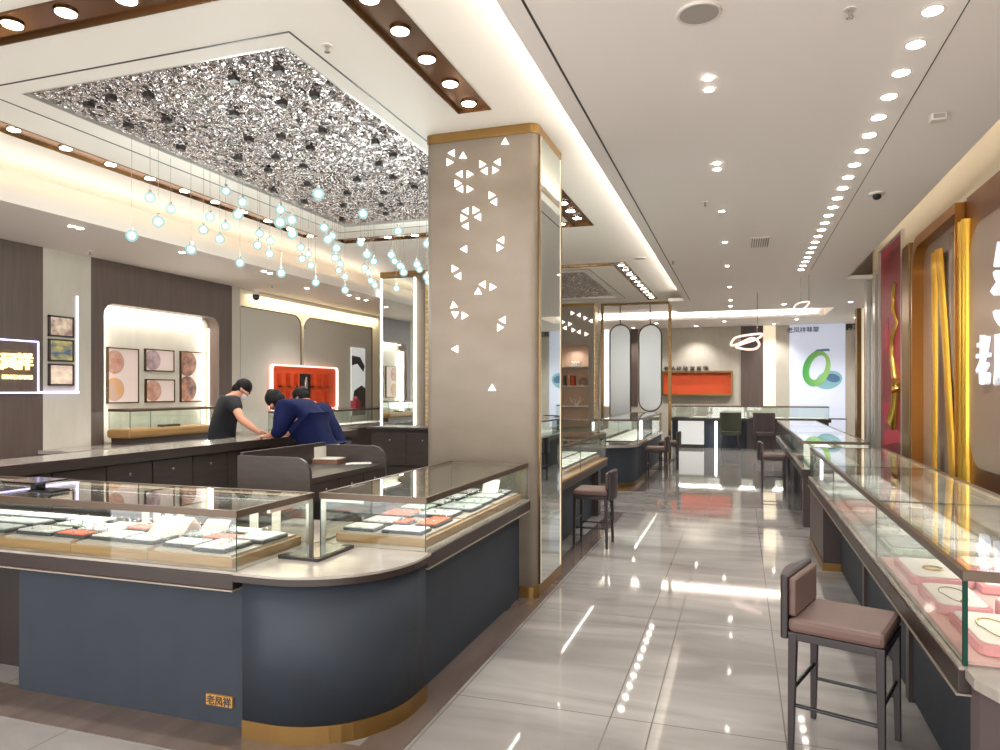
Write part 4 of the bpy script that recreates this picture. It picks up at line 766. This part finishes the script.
# niche case
nb = thing('niche_plinth', (XL + .1, 7.95, 0), 'wooden curved plinth standing in front of the rounded niche', 'display plinth')
y0n, y1n = at(111, 430, X=XL + .1).y, at(206, 430, X=XL + .1).y
MB().box(XL + .02, XL + .4, y0n, y1n, 1.0, 1.11).build('wood_base', 'step_wood', nb, bevel=.03); MB().box(XL + .01, XL + .5, 6.0, 9.1, .88, .92).build('marble_ledge', 'marble', nb); MB().box(XL + .02, XL + .4, 6.0, 9.1, 0, .88).build('body', 'brown_pier', nb)
MB().box(XL + .05, XL + .35, y0n + .05, y1n - .05, .92, 1.0).build('base_shadow_gap', 'brown_pier', nb)
glass_case(XL + .03, XL + .38, y0n + .03, y1n - .03, 1.11, 1.36, 'low glass case standing in the rounded wall niche', (y0n + .35,))
a = MB(); a.box(XL + .15, XL + .25, 7.6, 7.9, 1.11, 1.14); tag(a.build('dark_bracelet_stand', 'wood_edge'), 'small dark bar stand inside the niche glass case', 'stand')
# --- cash desk inside the island
dk = thing('cash_desk', (-3.1, 4.9, 0), 'dark brown cash desk with curved side panel inside the island', 'desk')
dx0, dx1, dy0, dy1 = -3.42, -2.82, 4.28, 5.42; zt = 1.13; zs = .985
side = [(dx0, .1), (dx1, .1), (dx1, zs)] + arc(dx1 - .12, zt - .12, .12, 0, 90, 8) + [(dx0, zt)]
a = MB(); a.plate(side, None, dy0, dy0 + .03, 'y'); a.build('side_panel', 'dark_cabinet', dk); a = MB(); a.plate(side, None, dy1 - .03, dy1, 'y'); a.build('side_panel', 'dark_cabinet', dk)
MB().box(dx0, dx0 + .03, dy0 + .03, dy1 - .03, .1, zt + .02).build('back_panel', 'dark_cabinet', dk); MB().box(dx0 + .03, dx1, dy0 + .03, dy1 - .03, zs - .04, zs).build('desk_top', 'dark_cabinet', dk)
for i in range(3):
    w = (dy1 - dy0 - .06) / 3; y = dy0 + .03 + w * i; d = MB().box(dx1 - .02, dx1 - .002, y + .004, y + w - .004, zs - .17, zs - .045).build('drawer', 'brown_pier', dk); MB().ball((dx1, y + w / 2, zs - .1), .01).build('lock', 'steel', d)
MB().box(dx0 + .03, dx1 - .1, dy0 + .03, dy1 - .03, .0, zs - .18).build('body', 'dark_edge', dk)
a = MB(); a.box(-.14, .14, -.12, .12, 0, .035, 0); a.box(-.135, .135, -.115, .115, .035, .042, 1); o = a.build('jewellery_box', ['leather_dark', 'off_white'], local=True); pp = at(328, 460, Z=zs + .02); o.location = (pp.x, pp.y, zs); o.rotation_euler = (0, 0, .1); tag(o, 'flat brown box with white lid on the cash desk', 'box')
pp = at(358, 457, X=-3.02); a = MB()
for k in range(3): a.box(-.1 + .02 * k, .08 + .015 * k, -.07 - .01 * k, .06, k * .003, k * .003 + .002)
o = a.build('paper_sheets', 'white', local=True); o.location = (pp.x, pp.y, zs); o.rotation_euler = (0, 0, .5); tag(o, 'loose white papers beside the box on the cash desk', 'paper')
pp = at(328, 448, X=dx0 + .04); a = MB().box(dx0 + .031, dx0 + .035, pp.y - .2, pp.y + .2, 1.0, zt - .01); tag(a.build('notice_card', 'white'), 'white square notice stuck to the cash desk back panel', 'notice')
# --- right counters
RZ, RT = .69, 1.0
r1 = thing('jewellery_counter', (1.05, 5, 0), 'long counter along the right wall beside the nearest stool', 'counter')
yb_ = 2.72; ye = 8.2
for i, (ya, yc) in enumerate(((2.74, 4.15), (4.22, 5.55), (5.62, 6.9))): MB().box(.84, .9, ya, yc, .02, RZ - .1).build('blue_panel', 'blue_panel', r1)
for y in (4.15, 5.55): MB().box(.82, .9, y, y + .07, 0, RZ - .1).build('divider_post', 'brown_pier', r1)
MB().box(.9, 1.35, 2.75, ye, 0, RZ - .1).build('carcass', 'brown_pier', r1); MB().box(.7, .9, 6.95, ye, 0, RZ - .1).build('end_pier', 'brown_pier', r1); MB().box(.69, .9, 6.93, ye, 0, .07).build('gold_foot', 'gold_trim', r1)
MB().box(.68, 1.42, yb_, ye, RZ - .09, RZ - .012).build('wood_apron', 'wood_edge', r1, bevel=.004); MB().box(.675, 1.42, yb_, ye, RZ - .097, RZ - .09).build('light_trim', 'champagne', r1); MB().box(.685, 1.42, yb_, ye, RZ - .012, RZ).build('marble_ledge', 'marble', r1)
rc = thing('corner_counter', (1.1, 2.4, 0), 'mauve rounded counter end with marble top at the bottom right corner', 'counter')
pr = [(1.5, 1.9), (1.5, yb_ - .005), (.72, yb_ - .005), (.72, 2.55)] + arc(1.1, 2.32, .3, 180, 250, 8)[1:] + [(1.2, 1.9)]
pr = [(.7, yb_ - .005), (.7, 2.62), (.74, 2.53), (.82, 2.46), (.92, 2.42), (1.05, 2.4), (1.5, 2.38), (1.5, yb_ - .005)]
a = MB(); a.prism(pr, RZ - .035, RZ); a.build('marble_top', 'marble', rc); a = MB(); a.prism([(x + .02, y + .015) for x, y in pr[:-2]] + [(1.5, 2.4), (1.5, yb_ - .006)], 0, RZ - .035); a.build('curved_panel', 'mauve_panel', rc)
rcase = glass_case(.7, 1.4, yb_ + .01, ye - .02, RZ, RT, 'long glass case along the right wall, pink velvet trays at its near end', (4.35, 6.25))
r2 = thing('jewellery_counter', (1.05, 12, 0), 'farther right counter with brown end pier, beyond the long case', 'counter')
MB().box(.84, 1.35, 9.25, 15.2, 0, RZ - .1).build('blue_panel', 'blue_panel', r2); MB().box(.7, 1.35, 9.05, 9.25, 0, RZ - .1).build('end_pier', 'brown_pier', r2); MB().box(.68, 1.42, 9.0, 15.3, RZ - .1, RZ - .012).build('wood_apron', 'wood_edge', r2)
MB().box(.68, 1.42, 9.0, 15.3, RZ - .012, RZ).build('marble_ledge', 'marble', r2); 
for y in (10.7, 12.2, 13.7): MB().box(.8, .845, y, y + .07, 0, RZ - .1).build('divider_post', 'brown_pier', r2)
glass_case(.7, 1.4, 9.1, 15.25, RZ, RT, 'farther glass case on the right, pale trays inside', (11.1, 13.1))
MB().box(.698, .712, yb_ + .008, yb_ + .02, RZ, RT - .03).build('corner_joint', 'corner_green', bpy.data.objects[rcase.name])
# pink trays near end
gr = 'velvet trays in the long right case'
def vtray(x, y, w, d, lb, cols=('pad_pink', 'pad_cream'), r=.04, h=.035, pts=None):
    t = thing('velvet_tray', (x, y, RZ + .012), lb, 'jewellery tray', gr)
    po = pts or rrect(-w / 2, w / 2, -d / 2, d / 2, r, 4)
    a = MB(); a.prism(po, 0, h); a.build('velvet_base', cols[0], t, local=True, bevel=.004)
    a = MB(); a.prism([(px_ * .88, py_ * .88) for px_, py_ in po], h, h + .007); a.build('cream_pad', cols[1], t, local=True, bevel=.003); return t
MB_ = MB(); MB_.box(.72, 1.38, yb_ + .03, 4.33, RZ, RZ + .01); tag(MB_.build('case_liner', 'liner_pink'), 'rose cloth liner under the pink velvet trays', 'cloth liner')
MB_ = MB(); MB_.box(.72, 1.38, 4.37, ye - .05, RZ, RZ + .01); tag(MB_.build('case_liner', 'pad_grey'), 'grey cloth liner under the silver trays of the long right case', 'cloth liner')
hexp = [(-.17, -.2), (.1, -.2), (.19, -.08), (.19, .12), (.1, .2), (-.12, .2), (-.19, .08)]
vtray(1.18, 3.0, .38, .4, 'nearest big pink velvet tray with clipped corners in the right case', pts=hexp)
vtray(.87, 3.02, .2, .42, 'nearest narrow pink velvet tray beside the stool side glass'); vtray(1.2, 3.42, .28, .28, 'round pink velvet tray with a gold bangle', pts=arc(0, 0, .15, 0, 345, 23)); vtray(.85, 3.46, .2, .38, 'second narrow pink velvet tray along the stool side glass')
vtray(1.03, 3.33, .12, .12, 'small pink velvet pedestal between the near trays', pts=arc(0, 0, .065, 0, 345, 17), h=.06)
vtray(1.19, 3.82, .36, .36, 'pink velvet tray behind the round one', pts=[(y * .9, x * .9) for x, y in hexp][::-1]); vtray(.88, 3.95, .26, .44, 'third pink velvet tray along the stool side glass'); vtray(1.2, 4.16, .3, .24, 'pink velvet tray by the first glass joint')
for i in range(10):
    for j in range(2): vtray(.9 + j * .29, 4.55 + i * .37, .25, .33, f'{"white" if (i + j) % 2 else "grey"} necklace tray, {ORD[i]} past the first joint, {"wall" if j else "aisle"} side', ('pad_grey' if (i + j) % 3 else 'pad_green', 'pad_white' if (i + j) % 2 else 'pad_grey'))
def bangle(x, y, z, r, mt, lb):
    a = MB(); a.tube([(x + r * math.cos(q), y + r * math.sin(q), z + .006) for q in [2 * PI * k / 20 for k in range(20)]], .005, 6, closed=True); return tag(a.build('bangle', mt), lb, 'bangle')
bangle(1.2, 3.42, RZ + .054, .07, 'jewel_gold', 'gold bangle on the round pink velvet tray'); bangle(1.12, 3.06, RZ + .054, .045, 'jewel_gold', 'gold bangle, left on the nearest clipped pink tray'); bangle(1.24, 2.95, RZ + .054, .04, 'jade', 'green bangle on the nearest clipped pink tray')
bangle(1.15, 3.8, RZ + .054, .045, 'jade', 'green bangle on the pink tray behind the round one'); bangle(.87, 3.9, RZ + .054, .04, 'jewel_gold', 'gold bangle on the third narrow pink tray')
for i, (x, y, lb) in enumerate(((.87, 3.02, 'fine gold necklace on the nearest narrow pink tray'), (.85, 3.46, 'fine gold necklace on the second narrow pink tray'), (1.26, 3.84, 'fine gold necklace on the pink tray behind the round one'))):
    a = MB(); a.tube([(x + .05 * math.cos(q) * (1 if math.sin(q) > 0 else .8), y + (.1 * math.sin(q) if math.sin(q) > 0 else .13 * math.sin(q)), RZ + .056) for q in [2 * PI * k / 24 for k in range(24)]], .0025, 5, closed=True); a.ball((x, y - .135, RZ + .058), .01); tag(a.build('necklace', 'jewel_gold'), lb, 'necklace')
gems([(random.choice((.9, 1.19)) + random.uniform(-.1, .1), random.uniform(4.5, 7.9), RZ + .058) for k in range(140)], 'jewel_silver', 'small silver pieces scattered over the grey trays of the right case')
for i in range(14):
    for j in range(2): vtray(.9 + j * .29, 9.35 + i * .42, .25, .36, f'pale tray in the farther right case, {ORD[i]} row, {"wall" if j else "aisle"} side', ('pad_green', 'pad_white'))
# --- back run
bk = thing('back_counter', (.6, 20.9, 0), 'long counter along the back wall behind the two upholstered chairs', 'counter')
xa, xb = at(672, 420, Y=20.6).x, at(829, 420, Y=20.6).x
MB().box(xa, xb, 20.66, 21.2, .0, .74).build('body', 'blue_panel', bk); MB().box(xa - .05, xb + .05, 20.55, 21.25, .74, .82).build('counter_top', 'wood_edge', bk)
MB().box(at(747, 420, Y=20.6).x, xb - .02, 20.62, 20.66, .0, .74).build('dark_front', 'brown_pier', bk)
glass_case(xa, xb, 20.6, 21.2, .82, 1.16, 'glass case on the back counter, bright trays inside', (xa + 2, xa + 3.2), 'x')
q0, q1 = at(678.5, 447, Y=20.6).x, at(704, 447, Y=20.6).x
wp = thing('white_lit_cabinet', ((q0 + q1) / 2, 20.5, 0), 'white ribbed glowing cabinet front under the back counter', 'cabinet'); MB().box(q0, q1, 20.45, 20.6, .1, .74).build('ribbed_front', 'white_lit', wp); MB().box(q0 + .02, q1 - .02, 20.47, 20.6, 0, .1).build('dark_base', 'brown_pier', wp)
q0 = at(716, 447, Y=20.55).x; tag(MB().box(q0 - .03, q0 + .03, 20.45, 20.54, 0, .74).build('light_post', 'led_white'), 'thin white glowing vertical post under the back counter', 'light strip')
for i in range(9): tray(xa + .25 + i * .5, 20.9, .82, .42, .4, 'pad_white' if i % 4 else 'tray_dark', f'tray in the back wall case, {ORD[i]} from the left', 'trays in the back wall case')
tag(MB().box(at(738, 418, Y=20.7).x, at(753, 418, Y=20.7).x, 20.15, 20.5, .74, .95).build('desk_screen', 'brown_seat'), 'brown low screen standing between the two upholstered chairs', 'screen') if 0 else None
# ================================================================ STOOLS AND CHAIRS
def stool(loc, rz, label, s=1.):
    t = thing('bar_stool', loc, label, 'stool', 'low back bar stools at the counters', rz)
    w, d, h = .36 * s, .38 * s, .6       # local: backrest at -x
    a = MB(); a.box(-w / 2, w / 2, -d / 2, d / 2, h - .075, h - .012); o = a.build('seat', 'leather', t, local=True, bevel=.02)
    MB().box(-w / 2, w / 2, -d / 2 + .005, d / 2 - .005, h - .11, h - .074).build('seat_frame', 'stool_wood', t, local=True, bevel=.004)
    for sx in (-1, 1):
        for sy in (-1, 1):
            x, y = sx * (w / 2 - .02), sy * (d / 2 - .02); top = h - .08
            a = MB(); e = .008 * sx; g = .008 * sy
            a.add([(x - .018, y - .018, top), (x + .018, y - .018, top), (x + .018, y + .018, top), (x - .018, y + .018, top), (x - .012 + e, y - .012 + g, 0), (x + .012 + e, y - .012 + g, 0), (x + .012 + e, y + .012 + g, 0), (x - .012 + e, y + .012 + g, 0)], [(0, 1, 2, 3), (7, 6, 5, 4), (0, 4, 5, 1), (1, 5, 6, 2), (2, 6, 7, 3), (3, 7, 4, 0)]); a.build('leg', 'stool_wood', t, local=True, bevel=.003)
    x, y = w / 2 - .018, d / 2 - .018
    for p, q in (((-x, -y, .2), (x, -y, .2)), ((-x, y, .2), (x, y, .2)), ((-x, -y, .27), (-x, y, .27)), ((x, -y, .27), (x, y, .27))): MB().bar(p, q, .009, 8).build('stretcher', 'black', t, local=True)
    a = MB(); a.prism([(-w / 2 - .03, -d / 2)] + [(-w / 2 - .03 - .03 * math.sin(PI * k / 8), -d / 2 + d * k / 8) for k in range(1, 8)] + [(-w / 2 - .03, d / 2), (-w / 2, d / 2), (-w / 2, -d / 2)], h - .11, h + .175); a.build('backrest_shell', 'stool_wood', t, local=True, bevel=.008, fix=True)
    MB().box(-w / 2 - .002, -w / 2 + .03, -d / 2 + .02, d / 2 - .02, h - .01, h + .16).build('back_pad', 'leather', t, local=True, bevel=.01)
    return t
stool((.45, 3.56, 0), -.33, 'nearest brown leather bar stool at the right counter, bottom right', 1.08)
stool((-1.44, 7.36, 0), PI + .0, 'brown leather bar stool past the big column, at the second counter')
stool((-1.42, 13.1, 0), PI, 'far bar stool beside the rounded blue counter, nearer one'); stool((-1.35, 14.7, 0), PI, 'far bar stool behind another one, beside the portal post'); stool((.5, 12.2, 0), 0, 'bar stool at the farther right counter, in front of the chairs')
def chair(x, y, mt, label, rz=0):
    t = thing('upholstered_chair', (x, y, 0), label, 'chair', None, rz)
    a = MB(); a.prism(rrect(-.24, .24, -.24, .24, .06), .38, .5); a.build('seat', mt, t, local=True, bevel=.02)
    a = MB(); a.prism(arc(0, .1, .3, 200, 340, 12) + arc(0, .1, .24, 340, 200, 12), .42, 1.0); a.build('curved_backrest', mt, t, local=True, bevel=.015, fix=True)
    for sx in (-1, 1):
        for sy in (-1, 1): MB().tube([(sx * .18, sy * .18, .4), (sx * .23, sy * .23, 0)], [.02, .011], 8).build('leg', 'brown_pier', t, local=True)
q0, q1 = at(730.5, 447, Z=0), at(765, 447, Z=0)
chair(at(730.5, 430, Y=20.2).x, 20.2, 'green_seat', 'olive green upholstered chair seen from behind at the back counter'); chair(at(764, 430, Y=20.2).x, 20.2, 'brown_seat', 'brown upholstered chair seen from behind at the back counter', 0)
# ================================================================ CEILING FITTINGS
def disc(name, x, y, z, r, mt, label, cat, h=.012):
    t = thing(name, (x, y, z), label, cat); a = MB(); a.tube([(r * math.cos(k * PI / 12), r * math.sin(k * PI / 12), -.004) for k in range(24)], .01, 6, closed=True); a.build('rim', 'plastic', t, local=True)
    a = MB(); a.prism(arc(0, 0, r * .93, 0, 345, 23), -h, .002); a.build('grille', mt, t, local=True); return t
disc('ceiling_speaker', -.19, 3.64, ZR, .1, 'grille', 'round flush ceiling speaker near the top edge of the photo', 'speaker')
disc('ceiling_speaker', *at(640, 258, Z=ZL).xy, ZL, .09, 'grille', 'round ceiling fitting above the second stool', 'speaker')
p = at(320, 262, Z=ZLOW)
for px, py, z, lb in ((850, 9, ZR, 'small sprinkler head near the top right of the aisle ceiling'), (327, 45, ZL, 'small sprinkler head between the metal field and the bronze trough'), (705, 202, ZR, 'small sprinkler head in the middle of the aisle ceiling'), (673, 261, ZR, 'small sprinkler head near the thin ceiling line'), (90, 251, ZLOW, 'small sprinkler head in the low left ceiling'), (272, 285, ZLOW, 'small sprinkler head above the grey wall panels')):
    p = at(px, py, Z=z); t = thing('sprinkler', (p.x, p.y, z), lb, 'sprinkler', 'sprinkler heads'); MB().bar((0, 0, 0), (0, 0, -.04), .01).build('stem', 'steel', t, local=True); MB().prism(arc(0, 0, .018, 0, 330, 11), -.045, -.04).build('deflector', 'steel', t, local=True); MB().prism(arc(0, 0, .03, 0, 330, 11), -.006, .001).build('collar', 'plastic', t, local=True)
p = at(760, 242, Z=ZR); v = thing('air_vent', (p.x, p.y, ZR), 'slatted air vent in the aisle ceiling', 'air vent'); MB().box(-.11, .11, -.3, .3, -.006, .002).build('backing', 'ceiling_paint', v, local=True)
for i in range(8): MB().box(-.1 + i * .027, -.09 + i * .027, -.27, .27, -.016, -.006).build('slat', 'grille', v, local=True)
p = at(877, 196, Z=ZR - .03); t = thing('security_camera', (p.x, p.y, ZR), 'small domed security camera in the right ceiling', 'camera'); MB().prism(arc(0, 0, .07, 0, 345, 23), -.02, .002).build('mount', 'plastic', t, local=True); MB().ball((0, 0, -.035), .04, sc=(1, 1, .8)).build('dome', 'black', t, local=True)
p = at(938, 114, Z=ZR); t = thing('motion_sensor', (p.x, p.y, ZR), 'small pale grey box sensor on the right ceiling', 'sensor'); MB().prism(rrect(-.05, .05, -.04, .04, .015, 4), -.05, .001).build('housing', 'plastic', t, local=True, bevel=.008); MB().box(-.035, .035, -.043, -.039, -.04, -.01).build('window', 'grille', t, local=True)
p = at(256, 303, Z=3.0); t = thing('security_camera', (p.x, p.y, ZLOW), 'white domed security camera above the left grey wall panel', 'camera'); MB().bar((0, 0, 0), (0, 0, -.1), .05).build('mount', 'plastic', t, local=True); MB().ball((0, 0, -.12), .06).build('dome', 'black', t, local=True)
# ================================================================ PEOPLE
def skin(name, verts, edges, mt, parent, root=0, lv=2, smooth=True):
    me = bpy.data.meshes.new(name); me.from_pydata([v[0] for v in verts], edges, []); o = bpy.data.objects.new(name, me); C.objects.link(o)
    md = o.modifiers.new('skin', 'SKIN'); md.use_smooth_shade = True
    if not me.skin_vertices: 
        bpy.context.view_layer.objects.active = o
    layer = me.skin_vertices[0] if me.skin_vertices else None
    bpy.context.view_layer.update()
    layer = me.skin_vertices[0]
    for i, v in enumerate(verts):
        r = v[1] if isinstance(v[1], tuple) else (v[1], v[1]); layer.data[i].radius = r; layer.data[i].use_root = (i == root)
    sb = o.modifiers.new('sub', 'SUBSURF'); sb.levels = lv; sb.render_levels = lv
    bpy.context.view_layer.update()
    m2 = bpy.data.meshes.new_from_object(o.evaluated_get(bpy.context.evaluated_depsgraph_get())); o.modifiers.clear(); o.data = m2
    m2.materials.clear(); m2.materials.append(M[mt])
    for p in m2.polygons: p.use_smooth = True
    off = Vector((0, 0, 0)); p = parent
    while p: off += p.location; p = p.parent
    o.parent = parent
    for v in m2.vertices: v.co -= off
    return o
def lerp(a, b, t): return Vector(a).lerp(Vector(b), t)
def hand(V, E, wrist, palm, dirn, side):
    """adds palm and five fingers; dirn forward, side lateral toward the thumb"""
    dirn = Vector(dirn).normalized(); side = Vector(side).normalized(); dn_ = dirn.cross(side).normalized()
    if dn_.z > 0: dn_ = -dn_
    pm = Vector(wrist[1]) + dirn * .05; V.append((tuple(pm), (.03, .017))); ip = len(V) - 1; E.append((wrist[0], ip))
    for k, (s, L) in enumerate(((.026, .07), (.009, .08), (-.009, .075), (-.026, .058))):
        b = pm + dirn * .03 + side * s; V.append((tuple(b), .0095)); a_ = len(V) - 1; E.append((ip, a_))
        V.append((tuple(b + dirn * L * .5 + dn_ * .012), .0085)); E.append((a_, a_ + 1)); V.append((tuple(b + dirn * L * .85 + dn_ * .04), .007)); E.append((a_ + 1, a_ + 2))
    b = pm - dirn * .02 + side * .035; V.append((tuple(b), .011)); a_ = len(V) - 1; E.append((ip, a_)); V.append((tuple(b + dirn * .04 + side * .018), .009)); E.append((a_, a_ + 1))
def person(name_label, root, hip, chest, neck, head, face, arms, legs, top_m, sleeve, bun=False, mask=False, trous='trousers', sc=1.):
    """hip,chest,neck,head: points; face: unit vector the face looks to; arms: list of (shoulder, elbow, wrist, dir, side)"""
    t = thing('person', root, name_label, 'person')
    V = [(hip, (.15 * sc, .11 * sc))]; E = []
    def add(p, r, prev): V.append((tuple(p), r)); E.append((prev, len(V) - 1)); return len(V) - 1
    w = add(lerp(hip, chest, .45), (.125 * sc, .095 * sc), 0); c = add(chest, (.15 * sc, .105 * sc), w); n = add(neck, .055, c)
    fv = Vector(face).normalized(); upv = (Vector(head) - Vector(neck)).normalized(); hd = Vector(head)
    h1 = add(hd - upv * .05 + fv * .015, (.068, .075), n); h2 = add(hd + upv * .03, (.082, .092), h1); h3 = add(hd + upv * .085 - fv * .01, (.055, .06), h2)
    ns = add(hd + fv * .095 - upv * .01, .012, h1); sidev = fv.cross(upv).normalized()
    add(hd + sidev * .085 - upv * .01, .014, h2); add(hd - sidev * .085 - upv * .01, .014, h2)
    for (sh, el, wr, dr, sd) in arms:
        s_ = add(sh, .055 * sc, c); e_ = add(el, .041 * sc, s_); m_ = add(lerp(el, wr, .5), .036 * sc, e_); w_ = add(wr, .026, m_); hand(V, E, (w_, wr), None, dr, sd)
    for (hp, kn, an, toe) in legs:
        a_ = add(hp, .085 * sc, 0); b_ = add(kn, .055, a_); c_ = add(an, .037, b_); add(toe, .03, c_)
    body = skin('body', V, E, 'skin', t)
    # clothes follow the body
    V2 = [(hip, (.165 * sc, .125 * sc)), (tuple(lerp(hip, chest, .45)), (.145 * sc, .115 * sc)), (chest, (.17 * sc, .125 * sc)), (tuple(lerp(chest, neck, .5)), (.1 * sc, .085))]; E2 = [(0, 1), (1, 2), (2, 3)]
    V2.append((tuple(Vector(hip) - Vector((0, 0, .06))), (.15 * sc, .12 * sc))); E2.append((0, 4)); V2.append((tuple(lerp(chest, neck, .3)), (.13 * sc, .1))); E2.append((2, 5))
    for (sh, el, wr, dr, sd) in arms:
        V2.append((tuple(sh), .104 * sc)); k = len(V2) - 1; E2.append((2, k)); V2.append((tuple(lerp(sh, el, min(1, sleeve))), .056 * sc)); E2.append((k, k + 1))
        if sleeve > 1: V2.append((tuple(lerp(el, wr, sleeve - 1)), .045 * sc)); E2.append((k + 1, k + 2))
    skin('shirt', V2, E2, top_m, t)
    V3 = [(tuple(Vector(hip)), (.158 * sc, .12 * sc))]; E3 = []
    for (hp, kn, an, toe) in legs:
        V3.append((tuple(hp), .1 * sc)); k = len(V3) - 1; E3 += [(0, k), (k, k + 1), (k + 1, k + 2)]; V3 += [(tuple(kn), .072), (tuple(lerp(kn, an, .93)), .058)]
    skin('trousers', V3, E3, trous, t)
    for i, (hp, kn, an, toe) in enumerate(legs): V4 = [(tuple(Vector(an) - Vector((0, 0, .035))), .042), (tuple(lerp(an, toe, .6) - Vector((0, 0, .03))), .042), (tuple(Vector(toe) - Vector((0, 0, .02))), .036)]; skin('shoe', V4, [(0, 1), (1, 2)], 'black', t)
    a = MB(); a.ball(hd + upv * .058 - fv * .035, .098, u=18, w=12); a.ball(hd + upv * .0 - fv * .05, .068, u=18, w=12); a.build('hair', 'hair', t)
    if bun: a = MB(); a.ball(hd + upv * .13 - fv * .09, .05, sc=(1, 1, .9)); a.build('hair_bun', 'hair', t)
    for s in (-1, 1): a = MB(); a.ball(hd + fv * .078 + sidev * .03 * s + upv * .018, .009); a.build('eye', 'black', t)
    a = MB(); a.ball(hd + fv * .074 - upv * .055, .02, sc=(.9, .9, .4)); a.build('mouth', 'pad_pink', t)
    if mask: a = MB(); a.ball(hd + fv * .05 - upv * .045, .058, sc=(.95, .85, .8)); a.build('face_mask', 'mask', t)
    return t
def W(px, py, X): p = at(px, py, X=X); return (p.x, p.y, p.z)
# man behind the left run of cabinets
hipm = W(221, 446, -5.62); che = W(224, 408, -5.55); nk = W(231, 398, -5.5); hd = W(242, 391, -5.42)
man_arms = [(W(233, 401, -5.38), W(241, 419, -5.2), W(258, 431, -5.02), (.55, .75, -.25), (.7, -.6, .1)), (W(224, 402, -5.66), W(243, 421, -5.4), W(257, 432, -5.15), (.6, .7, -.2), (-.6, .6, .3))]
legs_m = [((hipm[0] - .02, hipm[1] - .09, .86), (hipm[0] + .02, hipm[1] - .1, .48), (hipm[0] - .02, hipm[1] - .1, .09), (hipm[0] + .13, hipm[1] - .08, .05)), ((hipm[0] + .0, hipm[1] + .09, .86), (hipm[0] + .03, hipm[1] + .1, .48), (hipm[0] - .01, hipm[1] + .12, .09), (hipm[0] + .15, hipm[1] + .15, .05))]
person('person in a black t-shirt and white mask leaning over the left cabinets, arms reaching right', (hipm[0], hipm[1], 0), hipm, che, nk, hd, (.72, .55, -.5), man_arms, legs_m, 'tee', .62, mask=True, sc=1.08)
# two women bending left over the counter
def bend(hip, ch, headp, face, label, bun, sc):
    nkp = tuple(lerp(ch, headp, .45))
    dirb = (Vector(ch) - Vector(hip)).normalized(); lat = dirb.cross(Vector((0, 0, 1))).normalized()
    arms = []
    for s in (-1, 1):
        sh = Vector(ch) + lat * .17 * s + dirb * .02; el = sh + Vector((-.05, .0, -.24)) + lat * .05 * s; wr = el + Vector((-.2, .04, -.05)) - lat * .06 * s
        el.z = max(el.z, 1.14); wr.z = max(wr.z, 1.12); arms.append((tuple(sh), tuple(el), tuple(wr), (-.9, .2, -.1), tuple(-lat * s)))
    hx, hy, hz = hip
    legs = [((hx, hy + .09 * s, hz - .12), (hx - .05, hy + .1 * s, .47), (hx + .03, hy + .1 * s, .09), (hx - .12, hy + .1 * s, .05)) for s in (-1, 1)]
    return person(label, (hx, hy, 0), hip, ch, nkp, headp, face, arms, legs, 'uniform', 1.55, bun=bun, sc=sc)
bend(W(322, 437, -4.12), W(296, 410, -4.42), W(277, 402, -4.66), (-.75, .3, -.6), 'person in navy uniform with a hair bun, bending low over the counter', True, 1.35)
bend(W(338, 441, -4.3), W(316, 411, -4.55), W(302, 399, -4.8), (-.7, .2, -.65), 'person in a navy uniform behind the other one, dark hair, leaning over the counter', False, 1.1)
wp_ = tag(MB().box(-5.2, -4.85, 6.9, 7.5, 1.081, 1.086).build('white_paper', 'white'), 'white sheet under the hands on the left cabinets', 'paper')
# ================================================================ CAMERA, LIGHT, VIEW
cam = bpy.data.cameras.new('camera'); co = bpy.data.objects.new('camera', cam); C.objects.link(co); co.location = (0, 0, EYE); co.rotation_euler = (PI / 2, 0, YAW)
cam.sensor_width = 36; cam.lens = F * 36 / 1000; cam.shift_y = 15 / 1000; cam.clip_start = .05; bpy.context.scene.camera = co
w = bpy.data.worlds.new('world'); bpy.context.scene.world = w; w.use_nodes = True; bg = w.node_tree.nodes['Background']; bg.inputs[0].default_value = (1, .975, .96, 1); bg.inputs[1].default_value = 3.0
sc = bpy.context.scene; sc.view_settings.view_transform = 'Standard'; sc.view_settings.look = 'None'; sc.view_settings.gamma = 1; sc.view_settings.use_curve_mapping = False; sc.view_settings.exposure = 0.56
cy = sc.cycles; cy.max_bounces = 10; cy.transparent_max_bounces = 40; cy.glossy_bounces = 5; cy.diffuse_bounces = 5; cy.sample_clamp_indirect = 4; cy.sample_clamp_direct = 0; cy.caustics_reflective = False; cy.caustics_refractive = False; cy.blur_glossy = .3
try: cy.use_denoising = True; cy.denoiser = 'OPENIMAGEDENOISE'
except Exception: pass
